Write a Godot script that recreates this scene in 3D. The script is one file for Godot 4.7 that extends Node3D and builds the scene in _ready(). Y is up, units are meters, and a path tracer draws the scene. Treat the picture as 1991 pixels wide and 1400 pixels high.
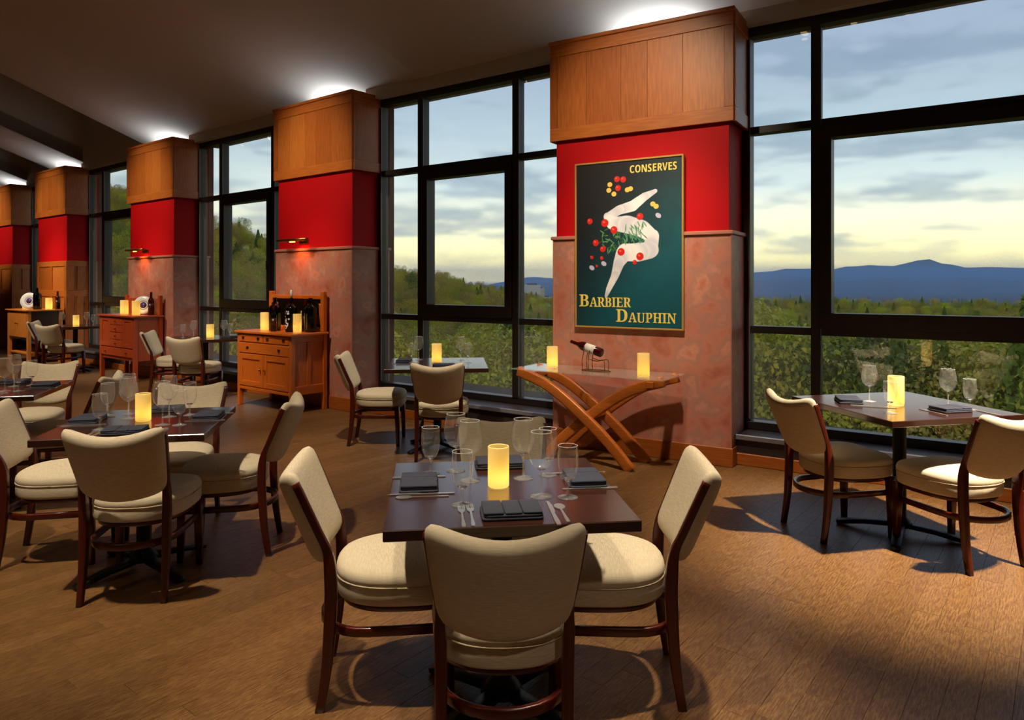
extends Node3D
# A hotel dining room at dusk: tables by tall windows, red pillars with wooden tops, wooded valley outside.
# Plan coordinates: (X to the right of the camera, D away from it), metres; world point = (X, height, -D).

const FOCAL := 1370.0
const EYE := 1.46

var M := {}
var taken := {}
var rng := RandomNumberGenerator.new()

# ------------------------------------------------------------------ small helpers
func P(x: float, d: float, y := 0.0) -> Vector3:
	return Vector3(x, y, -d)

func numbered(called: String) -> String:
	if not taken.has(called):
		taken[called] = 0
		return called
	taken[called] += 1
	return "%s_%03d" % [called, taken[called]]

func tag(o: Node, label := "", category := "", group := "", kind := "") -> Node:
	if label != "": o.set_meta("label", label)
	if category != "": o.set_meta("category", category)
	if group != "": o.set_meta("group", group)
	if kind != "": o.set_meta("kind", kind)
	return o

func thing(called: String, label: String, category: String, at := Vector3.ZERO, turn := 0.0, group := "", kind := "") -> Node3D:
	var o := Node3D.new()
	o.name = numbered(called)
	add_child(o)
	o.position = at
	o.rotation.y = turn
	tag(o, label, category, group, kind)
	return o

func part(called: String, mesh: Mesh, mat: Material, parent: Node, at := Vector3.ZERO, turn := Vector3.ZERO) -> MeshInstance3D:
	var o := MeshInstance3D.new()
	o.mesh = mesh
	o.material_override = mat
	o.name = called if parent != self else numbered(called)
	parent.add_child(o, true)
	o.position = at
	o.rotation = turn
	return o

func dup(root: Node3D, at: Vector3, turn: float, label := "", group := "") -> Node3D:
	var base: String = root.name
	var cut := base.rfind("_0")
	if cut > 0 and base.length() - cut == 4: base = base.substr(0, cut)
	var r: Node3D = root.duplicate()
	r.name = numbered(base)
	add_child(r)
	r.position = at
	r.rotation.y = turn
	if label != "": r.set_meta("label", label)
	if group != "": r.set_meta("group", group)
	return r

func tool() -> SurfaceTool:
	var st := SurfaceTool.new()
	st.begin(Mesh.PRIMITIVE_TRIANGLES)
	return st

func quad(st: SurfaceTool, a: Vector3, b: Vector3, c: Vector3, d: Vector3, n: Vector3) -> void:
	# flat quad, corners in order round it; wound so that the front faces along n
	var flip := (b - a).cross(c - a).dot(n) > 0.0
	var order := [a, c, b, a, d, c] if flip else [a, b, c, a, c, d]
	var ax := absf(n.x); var ay := absf(n.y); var az := absf(n.z)
	for v in order:
		st.set_normal(n)
		var uv: Vector2
		if ay >= ax and ay >= az: uv = Vector2(v.x, v.z)
		elif ax >= az: uv = Vector2(v.z, -v.y)
		else: uv = Vector2(v.x, -v.y)
		st.set_uv(uv)
		st.add_vertex(v)

func tri(st: SurfaceTool, a: Vector3, b: Vector3, c: Vector3, n: Vector3) -> void:
	var order := [a, c, b] if (b - a).cross(c - a).dot(n) > 0.0 else [a, b, c]
	for v in order:
		st.set_normal(n)
		st.set_uv(Vector2(v.x, v.z))
		st.add_vertex(v)

func cbox(st: SurfaceTool, c: Vector3, s: Vector3, e := 0.003) -> void:
	# chamfered box, centre c, size s
	var h := s / 2.0
	e = minf(e, minf(h.x, minf(h.y, h.z)) * 0.9)
	for ax in 3:
		var u := (ax + 1) % 3
		var w := (ax + 2) % 3
		for sg in [-1.0, 1.0]:
			var n := Vector3.ZERO; n[ax] = sg
			var q := []
			for k in [[-1, -1], [1, -1], [1, 1], [-1, 1]]:
				var v := Vector3.ZERO
				v[ax] = sg * h[ax]; v[u] = k[0] * (h[u] - e); v[w] = k[1] * (h[w] - e)
				q.append(v + c)
			quad(st, q[0], q[1], q[2], q[3], n)
	if e <= 0.0: return
	for ax in 3:   # edges that run along ax
		var u := (ax + 1) % 3
		var w := (ax + 2) % 3
		for su in [-1.0, 1.0]:
			for sw in [-1.0, 1.0]:
				var n := Vector3.ZERO; n[u] = su; n[w] = sw
				var a := Vector3.ZERO; a[u] = su * h[u]; a[w] = sw * (h[w] - e)
				var b := Vector3.ZERO; b[u] = su * (h[u] - e); b[w] = sw * h[w]
				var a0 := a; a0[ax] = -(h[ax] - e)
				var a1 := a; a1[ax] = h[ax] - e
				var b0 := b; b0[ax] = -(h[ax] - e)
				var b1 := b; b1[ax] = h[ax] - e
				quad(st, a0 + c, a1 + c, b1 + c, b0 + c, n.normalized())
	for sx in [-1.0, 1.0]:
		for sy in [-1.0, 1.0]:
			for sz in [-1.0, 1.0]:
				var sv := Vector3(sx, sy, sz)
				var p0 := Vector3(h.x, h.y - e, h.z - e) * sv + c
				var p1 := Vector3(h.x - e, h.y, h.z - e) * sv + c
				var p2 := Vector3(h.x - e, h.y - e, h.z) * sv + c
				tri(st, p0, p1, p2, sv.normalized())

func box(s: Vector3, e := 0.003, c := Vector3.ZERO) -> ArrayMesh:
	var st := tool()
	cbox(st, c, s, e)
	return st.commit()

func span(x0: float, x1: float, y0: float, y1: float, z0: float, z1: float, e := 0.003) -> ArrayMesh:
	return box(Vector3(x1 - x0, y1 - y0, z1 - z0), e, Vector3(x0 + x1, y0 + y1, z0 + z1) / 2.0)

func sheet(rings: Array, closed_u: bool, flip := false, st: SurfaceTool = null) -> SurfaceTool:
	# smooth surface through rings of equally many points
	var own := st == null
	if own: st = tool()
	st.set_smooth_group(0)
	var n: int = rings[0].size()
	for i in rings.size() - 1:
		for j in (n if closed_u else n - 1):
			var k := (j + 1) % n
			var a: Vector3 = rings[i][j]
			var b: Vector3 = rings[i][k]
			var c: Vector3 = rings[i + 1][k]
			var d: Vector3 = rings[i + 1][j]
			var ua := Vector2(float(j) / n, float(i) / rings.size())
			var ub := Vector2(float(j + 1) / n, float(i) / rings.size())
			var uc := Vector2(float(j + 1) / n, float(i + 1) / rings.size())
			var ud := Vector2(float(j) / n, float(i + 1) / rings.size())
			var list := [[a, ua], [b, ub], [c, uc], [a, ua], [c, uc], [d, ud]]
			if flip: list = [[a, ua], [c, uc], [b, ub], [a, ua], [d, ud], [c, uc]]
			for t in 2:
				var p0: Vector3 = list[t * 3][0]
				var p1: Vector3 = list[t * 3 + 1][0]
				var p2: Vector3 = list[t * 3 + 2][0]
				if p0.is_equal_approx(p1) or p1.is_equal_approx(p2) or p0.is_equal_approx(p2): continue
				for q in 3:
					st.set_uv(list[t * 3 + q][1])
					st.add_vertex(list[t * 3 + q][0])
	return st

func done(st: SurfaceTool) -> ArrayMesh:
	st.generate_normals()
	return st.commit()

func lathe(profile: Array, segs := 20, st: SurfaceTool = null) -> SurfaceTool:
	# profile: Vector2(radius, height) from bottom to top, outside on the right
	var rings := []
	for p in profile:
		var ring := []
		for j in segs:
			var a := TAU * j / segs
			ring.append(Vector3(p.x * cos(a), p.y, p.x * sin(a)))
		rings.append(ring)
	return sheet(rings, true, false, st)

func tube(path: Array, rx: float, ry: float, segs := 8, st: SurfaceTool = null, up := Vector3.UP, square := false, taper := []) -> SurfaceTool:
	# sweep of an ellipse or a rounded rectangle along points; rx across, ry along «up»
	var rings := []
	for i in path.size():
		var t: Vector3 = (path[mini(i + 1, path.size() - 1)] - path[maxi(i - 1, 0)]).normalized()
		var side := t.cross(up).normalized()
		var v := side.cross(t).normalized()
		var k: float = taper[i] if taper.size() > i else 1.0
		var ring := []
		for j in segs:
			var a := TAU * (j + 0.5) / segs
			var c := cos(a); var s := sin(a)
			if square:
				c = signf(c) * pow(absf(c), 0.3); s = signf(s) * pow(absf(s), 0.3)
			ring.append(path[i] + side * (c * rx * k) + v * (s * ry * k))
		rings.append(ring)
	var first := []
	var last := []
	for j in segs:
		first.append(path[0]); last.append(path[-1])
	rings.push_front(first)
	rings.append(last)
	return sheet(rings, true, true, st)

func smooth_path(pts: Array, steps := 6) -> Array:
	var c := Curve3D.new()
	for i in pts.size():
		var tan_: Vector3 = (pts[mini(i + 1, pts.size() - 1)] - pts[maxi(i - 1, 0)]) / 6.0
		c.add_point(pts[i], -tan_, tan_)
	var out := []
	for i in pts.size() - 1:
		for k in steps: out.append(c.sample(i, float(k) / steps))
	out.append(pts[-1])
	return out

func extrude(outline: PackedVector2Array, thick: float, st: SurfaceTool = null) -> SurfaceTool:
	# flat shape in x, z with its thickness along y from 0
	if st == null: st = tool()
	var idx := Geometry2D.triangulate_polygon(outline)
	for k in range(0, idx.size(), 3):
		for y in [0.0, thick]:
			var n := Vector3.UP if y > 0.0 else Vector3.DOWN
			var a := outline[idx[k]]; var b := outline[idx[k + 1]]; var c := outline[idx[k + 2]]
			tri(st, Vector3(a.x, y, a.y), Vector3(b.x, y, b.y), Vector3(c.x, y, c.y), n)
	var cw := Geometry2D.is_polygon_clockwise(outline)
	for i in outline.size():
		var a := outline[i]
		var b := outline[(i + 1) % outline.size()]
		var e := (b - a)
		var n2 := Vector2(e.y, -e.x).normalized() * (-1.0 if cw else 1.0)
		quad(st, Vector3(a.x, 0, a.y), Vector3(b.x, 0, b.y), Vector3(b.x, thick, b.y), Vector3(a.x, thick, a.y), Vector3(n2.x, 0, n2.y))
	return st

# ------------------------------------------------------------------ textures and materials
func grain_image(w: int, h: int, seed_: int, fx: float, fy: float, dark: Color, light: Color, fleck := 0.0) -> ImageTexture:
	# tileable streaky grain, streaks along x
	var im := Image.create(w, h, false, Image.FORMAT_RGB8)
	var n := FastNoiseLite.new(); n.seed = seed_; n.frequency = 1.0; n.fractal_octaves = 3
	var f := FastNoiseLite.new(); f.seed = seed_ + 7; f.frequency = 1.0; f.fractal_octaves = 2
	for y in h:
		for x in w:
			var u := float(x) / w
			var v := float(y) / h
			var t := 0.0
			# blend two copies so that the edges meet
			var a := n.get_noise_2d(u * fx, v * fy)
			var b := n.get_noise_2d((u - 1.0) * fx, v * fy)
			var c := n.get_noise_2d(u * fx, (v - 1.0) * fy)
			var d := n.get_noise_2d((u - 1.0) * fx, (v - 1.0) * fy)
			t = lerpf(lerpf(a, b, u), lerpf(c, d, u), v) * 1.5 + 0.5
			var col := dark.lerp(light, clampf(t, 0.0, 1.0))
			if fleck > 0.0:
				var k := f.get_noise_2d(u * fx * 3.2, v * fy * 1.1)
				if k > 0.42: col = col.lerp(dark.darkened(0.35), fleck)
			im.set_pixel(x, y, col)
	im.generate_mipmaps()
	return ImageTexture.create_from_image(im)

func noise_tex(seed_: int, freq: float, ramp: Array, size := 512, octaves := 4) -> NoiseTexture2D:
	var t := NoiseTexture2D.new()
	t.width = size; t.height = size
	t.seamless = true
	var n := FastNoiseLite.new()
	n.seed = seed_; n.frequency = freq; n.fractal_octaves = octaves
	t.noise = n
	var g := Gradient.new()
	g.offsets = PackedFloat32Array(); g.colors = PackedColorArray()
	var off := PackedFloat32Array(); var cols := PackedColorArray()
	for i in ramp.size():
		off.append(float(i) / (ramp.size() - 1)); cols.append(ramp[i])
	g.offsets = off; g.colors = cols
	t.color_ramp = g
	return t

func mat(color: Color, rough := 0.6, metal := 0.0) -> StandardMaterial3D:
	var m := StandardMaterial3D.new()
	m.albedo_color = color
	m.roughness = rough
	m.metallic = metal
	return m

func wood(tex: Texture2D, tint: Color, rough: float, scale := Vector3.ONE, tri_ := true) -> StandardMaterial3D:
	var m := mat(tint, rough)
	m.albedo_texture = tex
	m.uv1_triplanar = tri_
	m.uv1_scale = scale
	m.uv1_triplanar_sharpness = 8.0
	return m

func glow(color: Color, energy: float) -> StandardMaterial3D:
	var m := mat(color, 0.5)
	m.emission_enabled = true
	m.emission = color
	m.emission_energy_multiplier = energy
	return m

func make_materials() -> void:
	# grain textures: streaks along x; turned for upright boards
	var g_h := grain_image(384, 256, 3, 3.0, 26.0, Color(0.88, 0.82, 0.76), Color(1.0, 0.98, 0.95))
	var g_v := ImageTexture.create_from_image(turned(g_h.get_image()))
	M.grain_h = g_h
	M.grain_v = g_v
	var cork := grain_image(512, 256, 11, 10.0, 30.0, Color(0.72, 0.62, 0.52), Color(1.0, 0.96, 0.89), 0.4)
	M.planks = []
	for c in [Color(0.515, 0.395, 0.245), Color(0.50, 0.38, 0.23), Color(0.53, 0.41, 0.255), Color(0.485, 0.365, 0.22)]:
		var p := mat(c, 0.42)
		p.albedo_texture = cork
		p.uv1_scale = Vector3(1.0, 4.0, 1.0)
		p.metallic_specular = 0.5
		M.planks.append(p)
	M.underlay = mat(Color(0.10, 0.07, 0.045), 0.9)
	# valance oak / cherry: four tones of board
	M.oak = []
	for c in [Color(0.73, 0.42, 0.17), Color(0.76, 0.445, 0.19), Color(0.69, 0.385, 0.15), Color(0.79, 0.475, 0.205), Color(0.71, 0.405, 0.16)]:
		M.oak.append(wood(g_v, c, 0.38, Vector3(1.6, 1.1, 1.6)))
	M.oak_rail = wood(g_h, Color(0.76, 0.44, 0.18), 0.38, Vector3(1.1, 1.6, 1.1))
	M.baseboard = wood(g_h, Color(0.66, 0.36, 0.13), 0.4, Vector3(1.1, 2.0, 1.1))
	M.red = mat(Color(0.72, 0.01, 0.05), 0.6)
	M.red.metallic_specular = 0.3
	# sponged terracotta plaster
	var plaster := noise_tex(21, 0.012, [Color(0.62, 0.34, 0.27), Color(0.68, 0.40, 0.32), Color(0.73, 0.46, 0.38), Color(0.66, 0.46, 0.40), Color(0.77, 0.52, 0.43), Color(0.70, 0.40, 0.31)], 512, 5)
	M.plaster = mat(Color(1, 1, 1), 0.45)
	M.plaster.albedo_texture = plaster
	M.plaster.uv1_triplanar = true
	M.plaster.uv1_scale = Vector3(0.55, 0.55, 0.55)
	M.cap = mat(Color(0.70, 0.45, 0.37), 0.45)
	M.ceiling = mat(Color(0.69, 0.665, 0.63), 0.9)
	M.wall = mat(Color(0.66, 0.56, 0.45), 0.85)
	M.frame = mat(Color(0.105, 0.07, 0.062), 0.42)
	M.bead = mat(Color(0.48, 0.47, 0.48), 0.35, 0.6)
	M.sill = mat(Color(0.16, 0.12, 0.115), 0.5)
	M.nosing = mat(Color(0.52, 0.52, 0.56), 0.35, 0.5)
	M.brick = mat(Color(0.30, 0.20, 0.16), 0.9)
	M.pane = mat(Color(1, 1, 1, 0.03), 0.0)
	M.pane.transparency = BaseMaterial3D.TRANSPARENCY_ALPHA
	M.glass = mat(Color(1, 1, 1, 0.045), 0.03)
	M.glass.transparency = BaseMaterial3D.TRANSPARENCY_ALPHA
	M.crystal = mat(Color(1, 1, 1, 0.14), 0.06)
	M.crystal.transparency = BaseMaterial3D.TRANSPARENCY_ALPHA
	M.solid_glass = mat(Color(1, 1, 1, 0.0), 0.0)
	M.solid_glass.transparency = BaseMaterial3D.TRANSPARENCY_ALPHA
	M.solid_glass.refraction_enabled = true
	M.solid_glass.refraction_scale = 0.05
	M.rim = mat(Color(1, 1, 1, 0.28), 0.08)  # milky white ring: the bright highlight along the glass edge is in its colour
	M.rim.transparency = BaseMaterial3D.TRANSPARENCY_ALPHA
	# cream slub weave
	var weave := grain_image(384, 384, 31, 7.0, 60.0, Color(0.90, 0.885, 0.86), Color(1, 1, 1))
	M.cloth = mat(Color(0.80, 0.745, 0.64), 0.95)
	M.cloth.albedo_texture = weave
	M.cloth.uv1_triplanar = true
	M.cloth.uv1_scale = Vector3(3.2, 3.2, 3.2)
	M.cloth.heightmap_enabled = true
	M.cloth.heightmap_texture = weave
	M.cloth.heightmap_scale = 0.08
	M.piping = mat(Color(0.70, 0.63, 0.51), 0.9)
	M.mahogany = wood(g_v, Color(0.30, 0.085, 0.035), 0.28, Vector3(3, 2, 3))
	M.espresso = wood(g_h, Color(0.215, 0.115, 0.082), 0.22, Vector3(1.5, 3, 2.5))
	M.espresso.clearcoat_enabled = true
	M.espresso.clearcoat = 0.35
	M.espresso.clearcoat_roughness = 0.12
	M.iron = mat(Color(0.045, 0.04, 0.04), 0.45, 0.3)
	M.napkin = mat(Color(0.155, 0.165, 0.225), 0.85)
	M.steel = mat(Color(0.80, 0.79, 0.77), 0.3, 0.9)
	M.brass = mat(Color(0.60, 0.42, 0.20), 0.3, 1.0)
	# furniture woods
	M.honey = wood(g_h, Color(0.80, 0.42, 0.14), 0.3, Vector3(1.3, 2.4, 1.3))
	M.honey_v = wood(g_v, Color(0.80, 0.42, 0.14), 0.3, Vector3(2.4, 1.3, 2.4))
	M.cherry = wood(g_h, Color(0.70, 0.30, 0.15), 0.32, Vector3(1.3, 2.4, 1.3))
	M.cherry_v = wood(g_v, Color(0.70, 0.30, 0.15), 0.32, Vector3(2.4, 1.3, 2.4))
	M.amber = wood(g_h, Color(0.82, 0.52, 0.24), 0.34, Vector3(1.3, 2.4, 1.3))
	M.amber_v = wood(g_v, Color(0.82, 0.52, 0.24), 0.34, Vector3(2.4, 1.3, 2.4))
	M.bentwood = wood(g_h, Color(0.74, 0.42, 0.16), 0.3, Vector3(1.4, 3.0, 1.4))
	M.dark_wood = wood(g_h, Color(0.22, 0.085, 0.04), 0.3, Vector3(1.3, 2.4, 1.3))
	M.mirror = mat(Color(0.75, 0.72, 0.68), 0.06, 1.0)
	M.bottle = mat(Color(0.012, 0.014, 0.022), 0.08)
	M.bottle_green = mat(Color(0.02, 0.035, 0.015), 0.08)
	M.bottle_red = mat(Color(0.22, 0.02, 0.015), 0.12)
	M.paper = mat(Color(0.84, 0.82, 0.77), 0.7)
	M.china = mat(Color(0.88, 0.87, 0.86), 0.2)
	M.china_mark = mat(Color(0.30, 0.20, 0.42), 0.3)
	M.amphora_print = mat(Color(0.80, 0.80, 0.82), 0.5)
	# frosted candle glass, lit from within by its own flame
	M.frosted = mat(Color(0.95, 0.86, 0.62), 0.5)
	M.frosted.backlight_enabled = true
	M.frosted.backlight = Color(1.0, 0.92, 0.62)
	M.frosted.emission_enabled = true
	M.frosted.emission = Color(1.0, 0.90, 0.55)
	M.frosted.emission_energy_multiplier = 0.16
	M.wax = mat(Color(0.93, 0.86, 0.66), 0.6)
	M.flame = glow(Color(1.0, 0.72, 0.25), 6.0)
	M.lamp_can = mat(Color(0.80, 0.78, 0.74), 0.5)
	M.lamp_face = glow(Color(1.0, 0.86, 0.66), 3.0)
	M.lamp_face_cool = glow(Color(0.92, 0.97, 1.0), 3.0)

func turned(im: Image) -> Image:
	var o: Image = im.duplicate()
	o.clear_mipmaps()
	o.rotate_90(CLOCKWISE)
	o.generate_mipmaps()
	return o

# ------------------------------------------------------------------ camera, sky, light
func make_camera() -> void:
	var cam := Camera3D.new()
	cam.name = "camera"
	add_child(cam)
	cam.near = 0.1
	cam.far = 30000.0
	cam.projection = Camera3D.PROJECTION_FRUSTUM
	cam.size = 1400.0 / FOCAL * cam.near
	cam.frustum_offset = Vector2(0.0, -150.0 / FOCAL * cam.near)
	cam.position = Vector3(0, EYE, 0)
	cam.current = true

func make_sky() -> void:
	var w := 2048
	var h := 1024
	var im := Image.create(w, h, false, Image.FORMAT_RGBF)
	var big := FastNoiseLite.new(); big.seed = 5; big.frequency = 1.0; big.fractal_octaves = 4; big.fractal_gain = 0.55
	var fine := FastNoiseLite.new(); fine.seed = 17; fine.frequency = 1.0; fine.fractal_octaves = 4
	# linear colours of the air by height in degrees
	var stops := [[0.0, Color(1.75, 1.5, 0.62)], [2.0, Color(1.6, 1.45, 0.64)], [4.2, Color(1.0, 1.0, 0.68)], [7.5, Color(0.62, 0.74, 0.73)], [12.0, Color(0.42, 0.55, 0.63)], [17.0, Color(0.33, 0.43, 0.55)], [24.0, Color(0.30, 0.385, 0.53)], [40.0, Color(0.31, 0.39, 0.54)], [91.0, Color(0.31, 0.39, 0.54)]]
	var cloud := Color(0.20, 0.30, 0.40)
	for y in h:
		var el := 90.0 - (y + 0.5) / h * 180.0
		var air: Color = stops[0][1]
		if el > 0.0:
			for k in stops.size() - 1:
				if el >= stops[k][0] and el < stops[k + 1][0]:
					var t: float = (el - stops[k][0]) / (stops[k + 1][0] - stops[k][0])
					air = stops[k][1].lerp(stops[k + 1][1], t)
		for x in w:
			if el <= 0.0:
				im.set_pixel(x, y, Color(0.5, 0.5, 0.42))
				continue
			var a := TAU * x / w
			# layers of flat cloud seen edge on: bands that stretch along the horizon
			var s := pow(el, 0.75)
			var n := big.get_noise_3d(cos(a) * 2.6, s * 0.62, sin(a) * 2.6)
			var m := fine.get_noise_3d(cos(a) * 9.0, s * 2.1 + n * 1.4, sin(a) * 9.0)
			var c := smoothstep(-0.12, 0.34, n * 0.95 + m * 0.5) * smoothstep(0.4, 3.5, el)
			var thin := clampf(0.5 + m * 1.1, 0.0, 1.0)
			var col := air.lerp(cloud.lerp(air, 0.18 + 0.3 * thin), c * 0.95)
			# pale streaks between the banks
			var streak := smoothstep(0.12, 0.5, -n * 0.7 + m * 0.6) * smoothstep(15.0, 6.0, el) * 0.22
			col = col.lerp(Color(0.90, 0.93, 0.78), streak)
			im.set_pixel(x, y, col)
	var pano := PanoramaSkyMaterial.new()
	pano.panorama = ImageTexture.create_from_image(im)
	pano.energy_multiplier = 1.35
	var sky := Sky.new()
	sky.sky_material = pano
	var env := Environment.new()
	env.background_mode = Environment.BG_SKY
	env.sky = sky
	env.tonemap_mode = Environment.TONE_MAPPER_LINEAR
	env.tonemap_exposure = 1.0
	env.sdfgi_enabled = true
	env.ssao_enabled = true
	env.ssil_enabled = true
	env.volumetric_fog_enabled = true
	env.volumetric_fog_density = 0.0
	var we := WorldEnvironment.new()
	we.name = "world"
	we.environment = env
	add_child(we)

func ceiling_spot(at: Vector3, aim: Vector3, energy: float, angle: float, color: Color, label: String, blend := 1.0, size := 0.05) -> void:
	# a small ceiling-mounted spotlight: canopy, stem, can and a lit lens with its light in front
	var t := thing("ceiling_spotlight", label, "spotlight", at, 0.0, "ceiling spotlights")
	var st := lathe([Vector2(0, 0.16), Vector2(0.055, 0.16), Vector2(0.06, 0.17), Vector2(0.06, 0.19), Vector2(0, 0.19)], 16)
	part("canopy", done(st), M.lamp_can, t)
	part("stem", done(tube([Vector3(0, 0.03, 0), Vector3(0, 0.165, 0)], 0.01, 0.01, 8, null, Vector3.RIGHT)), M.lamp_can, t)
	var dir := (aim - at).normalized()
	var head := Node3D.new()
	head.name = "head"
	t.add_child(head)
	var side := Vector3.UP.cross(-dir).normalized() if absf(dir.y) < 0.999 else Vector3.RIGHT
	head.transform.basis = Basis(side, dir.cross(side) * -1.0, -dir).orthonormalized()
	var can := lathe([Vector2(0, -0.08), Vector2(0.035, -0.08), Vector2(0.05, -0.05), Vector2(0.055, 0.07), Vector2(0.05, 0.07), Vector2(0.046, 0.055)], 16)
	part("can", done(can), M.lamp_can, head, Vector3.ZERO, Vector3(-PI / 2, 0, 0))
	var lens := lathe([Vector2(0, 0.054), Vector2(0.046, 0.054), Vector2(0.046, 0.058), Vector2(0, 0.060)], 16)
	part("lens", done(lens), M.lamp_face, head, Vector3.ZERO, Vector3(-PI / 2, 0, 0))
	var l := SpotLight3D.new()
	l.name = "beam"
	t.add_child(l)
	l.transform = Transform3D(head.transform.basis, dir * 0.085)
	l.light_color = color
	l.light_energy = energy
	l.spot_angle = angle
	l.spot_angle_attenuation = blend
	l.spot_range = 40.0
	l.spot_attenuation = 2.0
	l.light_size = size + 0.02
	l.shadow_enabled = true

# ------------------------------------------------------------------ the room
# the long wall: u runs to the right along it, n points from it into the room (world vectors)
const UL := Vector3(0.785, 0.0, 0.62)
const NL := Vector3(-0.62, 0.0, 0.785)

var pillars := []      # dictionaries: c (world, front centre), u, n, w

func frame_of(p: Dictionary) -> Transform3D:
	return Transform3D(Basis(p.u, Vector3.UP, p.n), p.c)

func add_pillar(cx: float, cd: float, u: Vector3, w: float) -> void:
	u = u.normalized()
	pillars.append({"c": P(cx, cd), "u": u, "n": u.cross(Vector3.UP), "w": w})

func struct_node(called: String, label: String, category: String, xf: Transform3D) -> Node3D:
	var o := Node3D.new()
	o.name = numbered(called)
	add_child(o)
	o.transform = xf
	tag(o, label, category, "", "structure")
	return o

func sub(called: String, parent: Node) -> Node3D:
	var o := Node3D.new()
	o.name = called
	parent.add_child(o, true)
	return o

func build_pillar(k: int, label: String, panelled: bool, short: String) -> void:
	var p: Dictionary = pillars[k]
	var h: float = p.w / 2.0 - 0.045      # half width of the red shaft; the wooden top is wider
	var t := struct_node("pillar", label, "pillar", frame_of(p))
	var zf := -0.045                      # face of the red shaft, behind the wooden face
	part("shaft", span(-h, h, 1.86, 3.46, -0.60, zf), M.red, t)
	part("outer_pier", span(-h - 0.02, h + 0.02, -1.0, 4.2, -0.66, -0.58), M.brick, t)
	if panelled:
		part("core", span(-h, h, 0.0, 1.87, -0.60, zf - 0.02), M.oak_rail, t)
		# frame and panel woodwork
		var cols := 2
		for side in 2:
			var wn := sub("panelling", t)
			var half := h + 0.02 if side == 0 else 0.21
			var place := Transform3D(Basis(), Vector3(0, 0, zf)) if side == 0 else Transform3D(Basis(Vector3.UP, PI / 2), Vector3(h, 0, -0.27))
			wn.transform = place
			for y in [[0.0, 0.14], [1.20, 1.32], [1.77, 1.87]]:
				part("rail", span(-half, half, y[0], y[1], -0.02, 0.02), M.oak_rail, wn)
			for i in cols + 1:
				var x := lerpf(-half + 0.05, half - 0.05, float(i) / cols)
				part("stile", span(x - 0.05, x + 0.05, 0.14, 1.20, -0.02, 0.021), M.oak[i % 3], wn)
				part("stile", span(x - 0.05, x + 0.05, 1.32, 1.77, -0.02, 0.021), M.oak[(i + 1) % 3], wn)
			for i in cols:
				var x0 := lerpf(-half + 0.05, half - 0.05, float(i) / cols) + 0.045
				var x1 := lerpf(-half + 0.05, half - 0.05, float(i + 1) / cols) - 0.045
				part("panel", span(x0, x1, 0.13, 1.21, -0.02, 0.005), M.oak[(i + 3) % 5], wn)
				part("panel", span(x0, x1, 1.31, 1.78, -0.02, 0.005), M.oak[(i + 2) % 5], wn)
	else:
		part("wainscot", span(-h - 0.022, h + 0.022, 0.0, 1.845, -0.585, zf + 0.022), M.plaster, t)
		part("wainscot_cap", span(-h - 0.04, h + 0.04, 1.845, 1.878, -0.60, zf + 0.042, 0.006), M.cap, t)
		part("baseboard", span(-h - 0.036, h + 0.036, 0.0, 0.15, -0.60, zf + 0.036, 0.005), M.baseboard, t)
		part("corner_bead", span(h + 0.014, h + 0.026, 0.15, 1.845, zf + 0.012, zf + 0.026, 0.003), M.cap, t)
		part("corner_bead", span(-h - 0.026, -h - 0.014, 0.15, 1.845, zf + 0.012, zf + 0.026, 0.003), M.cap, t)
	# wooden top: frame, boards, cornice, on the front and both sides
	var v := sub("wooden_top", t)
	var H: float = p.w / 2.0
	var y0 := 2.74
	var y1 := 3.64
	part("carcass", span(-H + 0.012, H - 0.012, y0 + 0.004, y1 - 0.17, -0.52, -0.014), M.dark_wood, v)
	part("bottom_rail", span(-H, H, y0, y0 + 0.115, -0.025, 0.0), M.oak_rail, v)
	part("top_rail", span(-H, H, y1 - 0.14, y1 - 0.03, -0.025, 0.0), M.oak_rail, v)
	part("cornice", span(-H - 0.012, H + 0.012, y1 - 0.035, y1, -0.05, 0.014, 0.006), M.oak_rail, v)
	part("cornice", span(-H - 0.012, -H + 0.05, y1 - 0.035, y1, -0.54, -0.05, 0.006), M.oak_rail, v)
	part("cornice", span(H - 0.05, H + 0.012, y1 - 0.035, y1, -0.54, -0.05, 0.006), M.oak_rail, v)
	for s in [-1.0, 1.0]:
		part("stile", box(Vector3(0.075, 0.645, 0.025), 0.003, Vector3(s * (H - 0.0375), y0 + 0.4375, -0.0125)), M.oak[2], v)
		part("side_rail", span(s * H - 0.0125, s * H + 0.0125, y0, y0 + 0.115, -0.53, -0.025).duplicate(), M.oak_rail, v)
		part("side_rail", span(s * H - 0.0125, s * H + 0.0125, y1 - 0.14, y1 - 0.03, -0.53, -0.025), M.oak_rail, v)
		part("side_stile", span(s * H - 0.0125, s * H + 0.0125, y0 + 0.115, y1 - 0.14, -0.53, -0.47), M.oak[2], v)
		part("side_stile", span(s * H - 0.0125, s * H + 0.0125, y0 + 0.115, y1 - 0.14, -0.085, -0.025), M.oak[2], v)
		part("side_panel", span(s * H - 0.012, s * H + 0.002, y0 + 0.11, y1 - 0.135, -0.475, -0.08), M.oak[0], v)
	var edges := [-1.0, -0.62, -0.18, 0.14, 0.55, 1.0]
	for i in 5:
		var a: float = edges[i] * (H - 0.075)
		var b: float = edges[i + 1] * (H - 0.075)
		part("board", span(a + 0.0008, b - 0.0008, y0 + 0.11, y1 - 0.135, -0.02, -0.009, 0.001), M.oak[(i * 2 + k) % 5], v)
	# uplight lying behind the cornice on top of the wooden box
	var up := thing("pillar_uplight", "slim uplight behind the cornice of the " + short, "lamp", Vector3.ZERO, 0.0, "uplights on the pillar heads")
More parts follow.
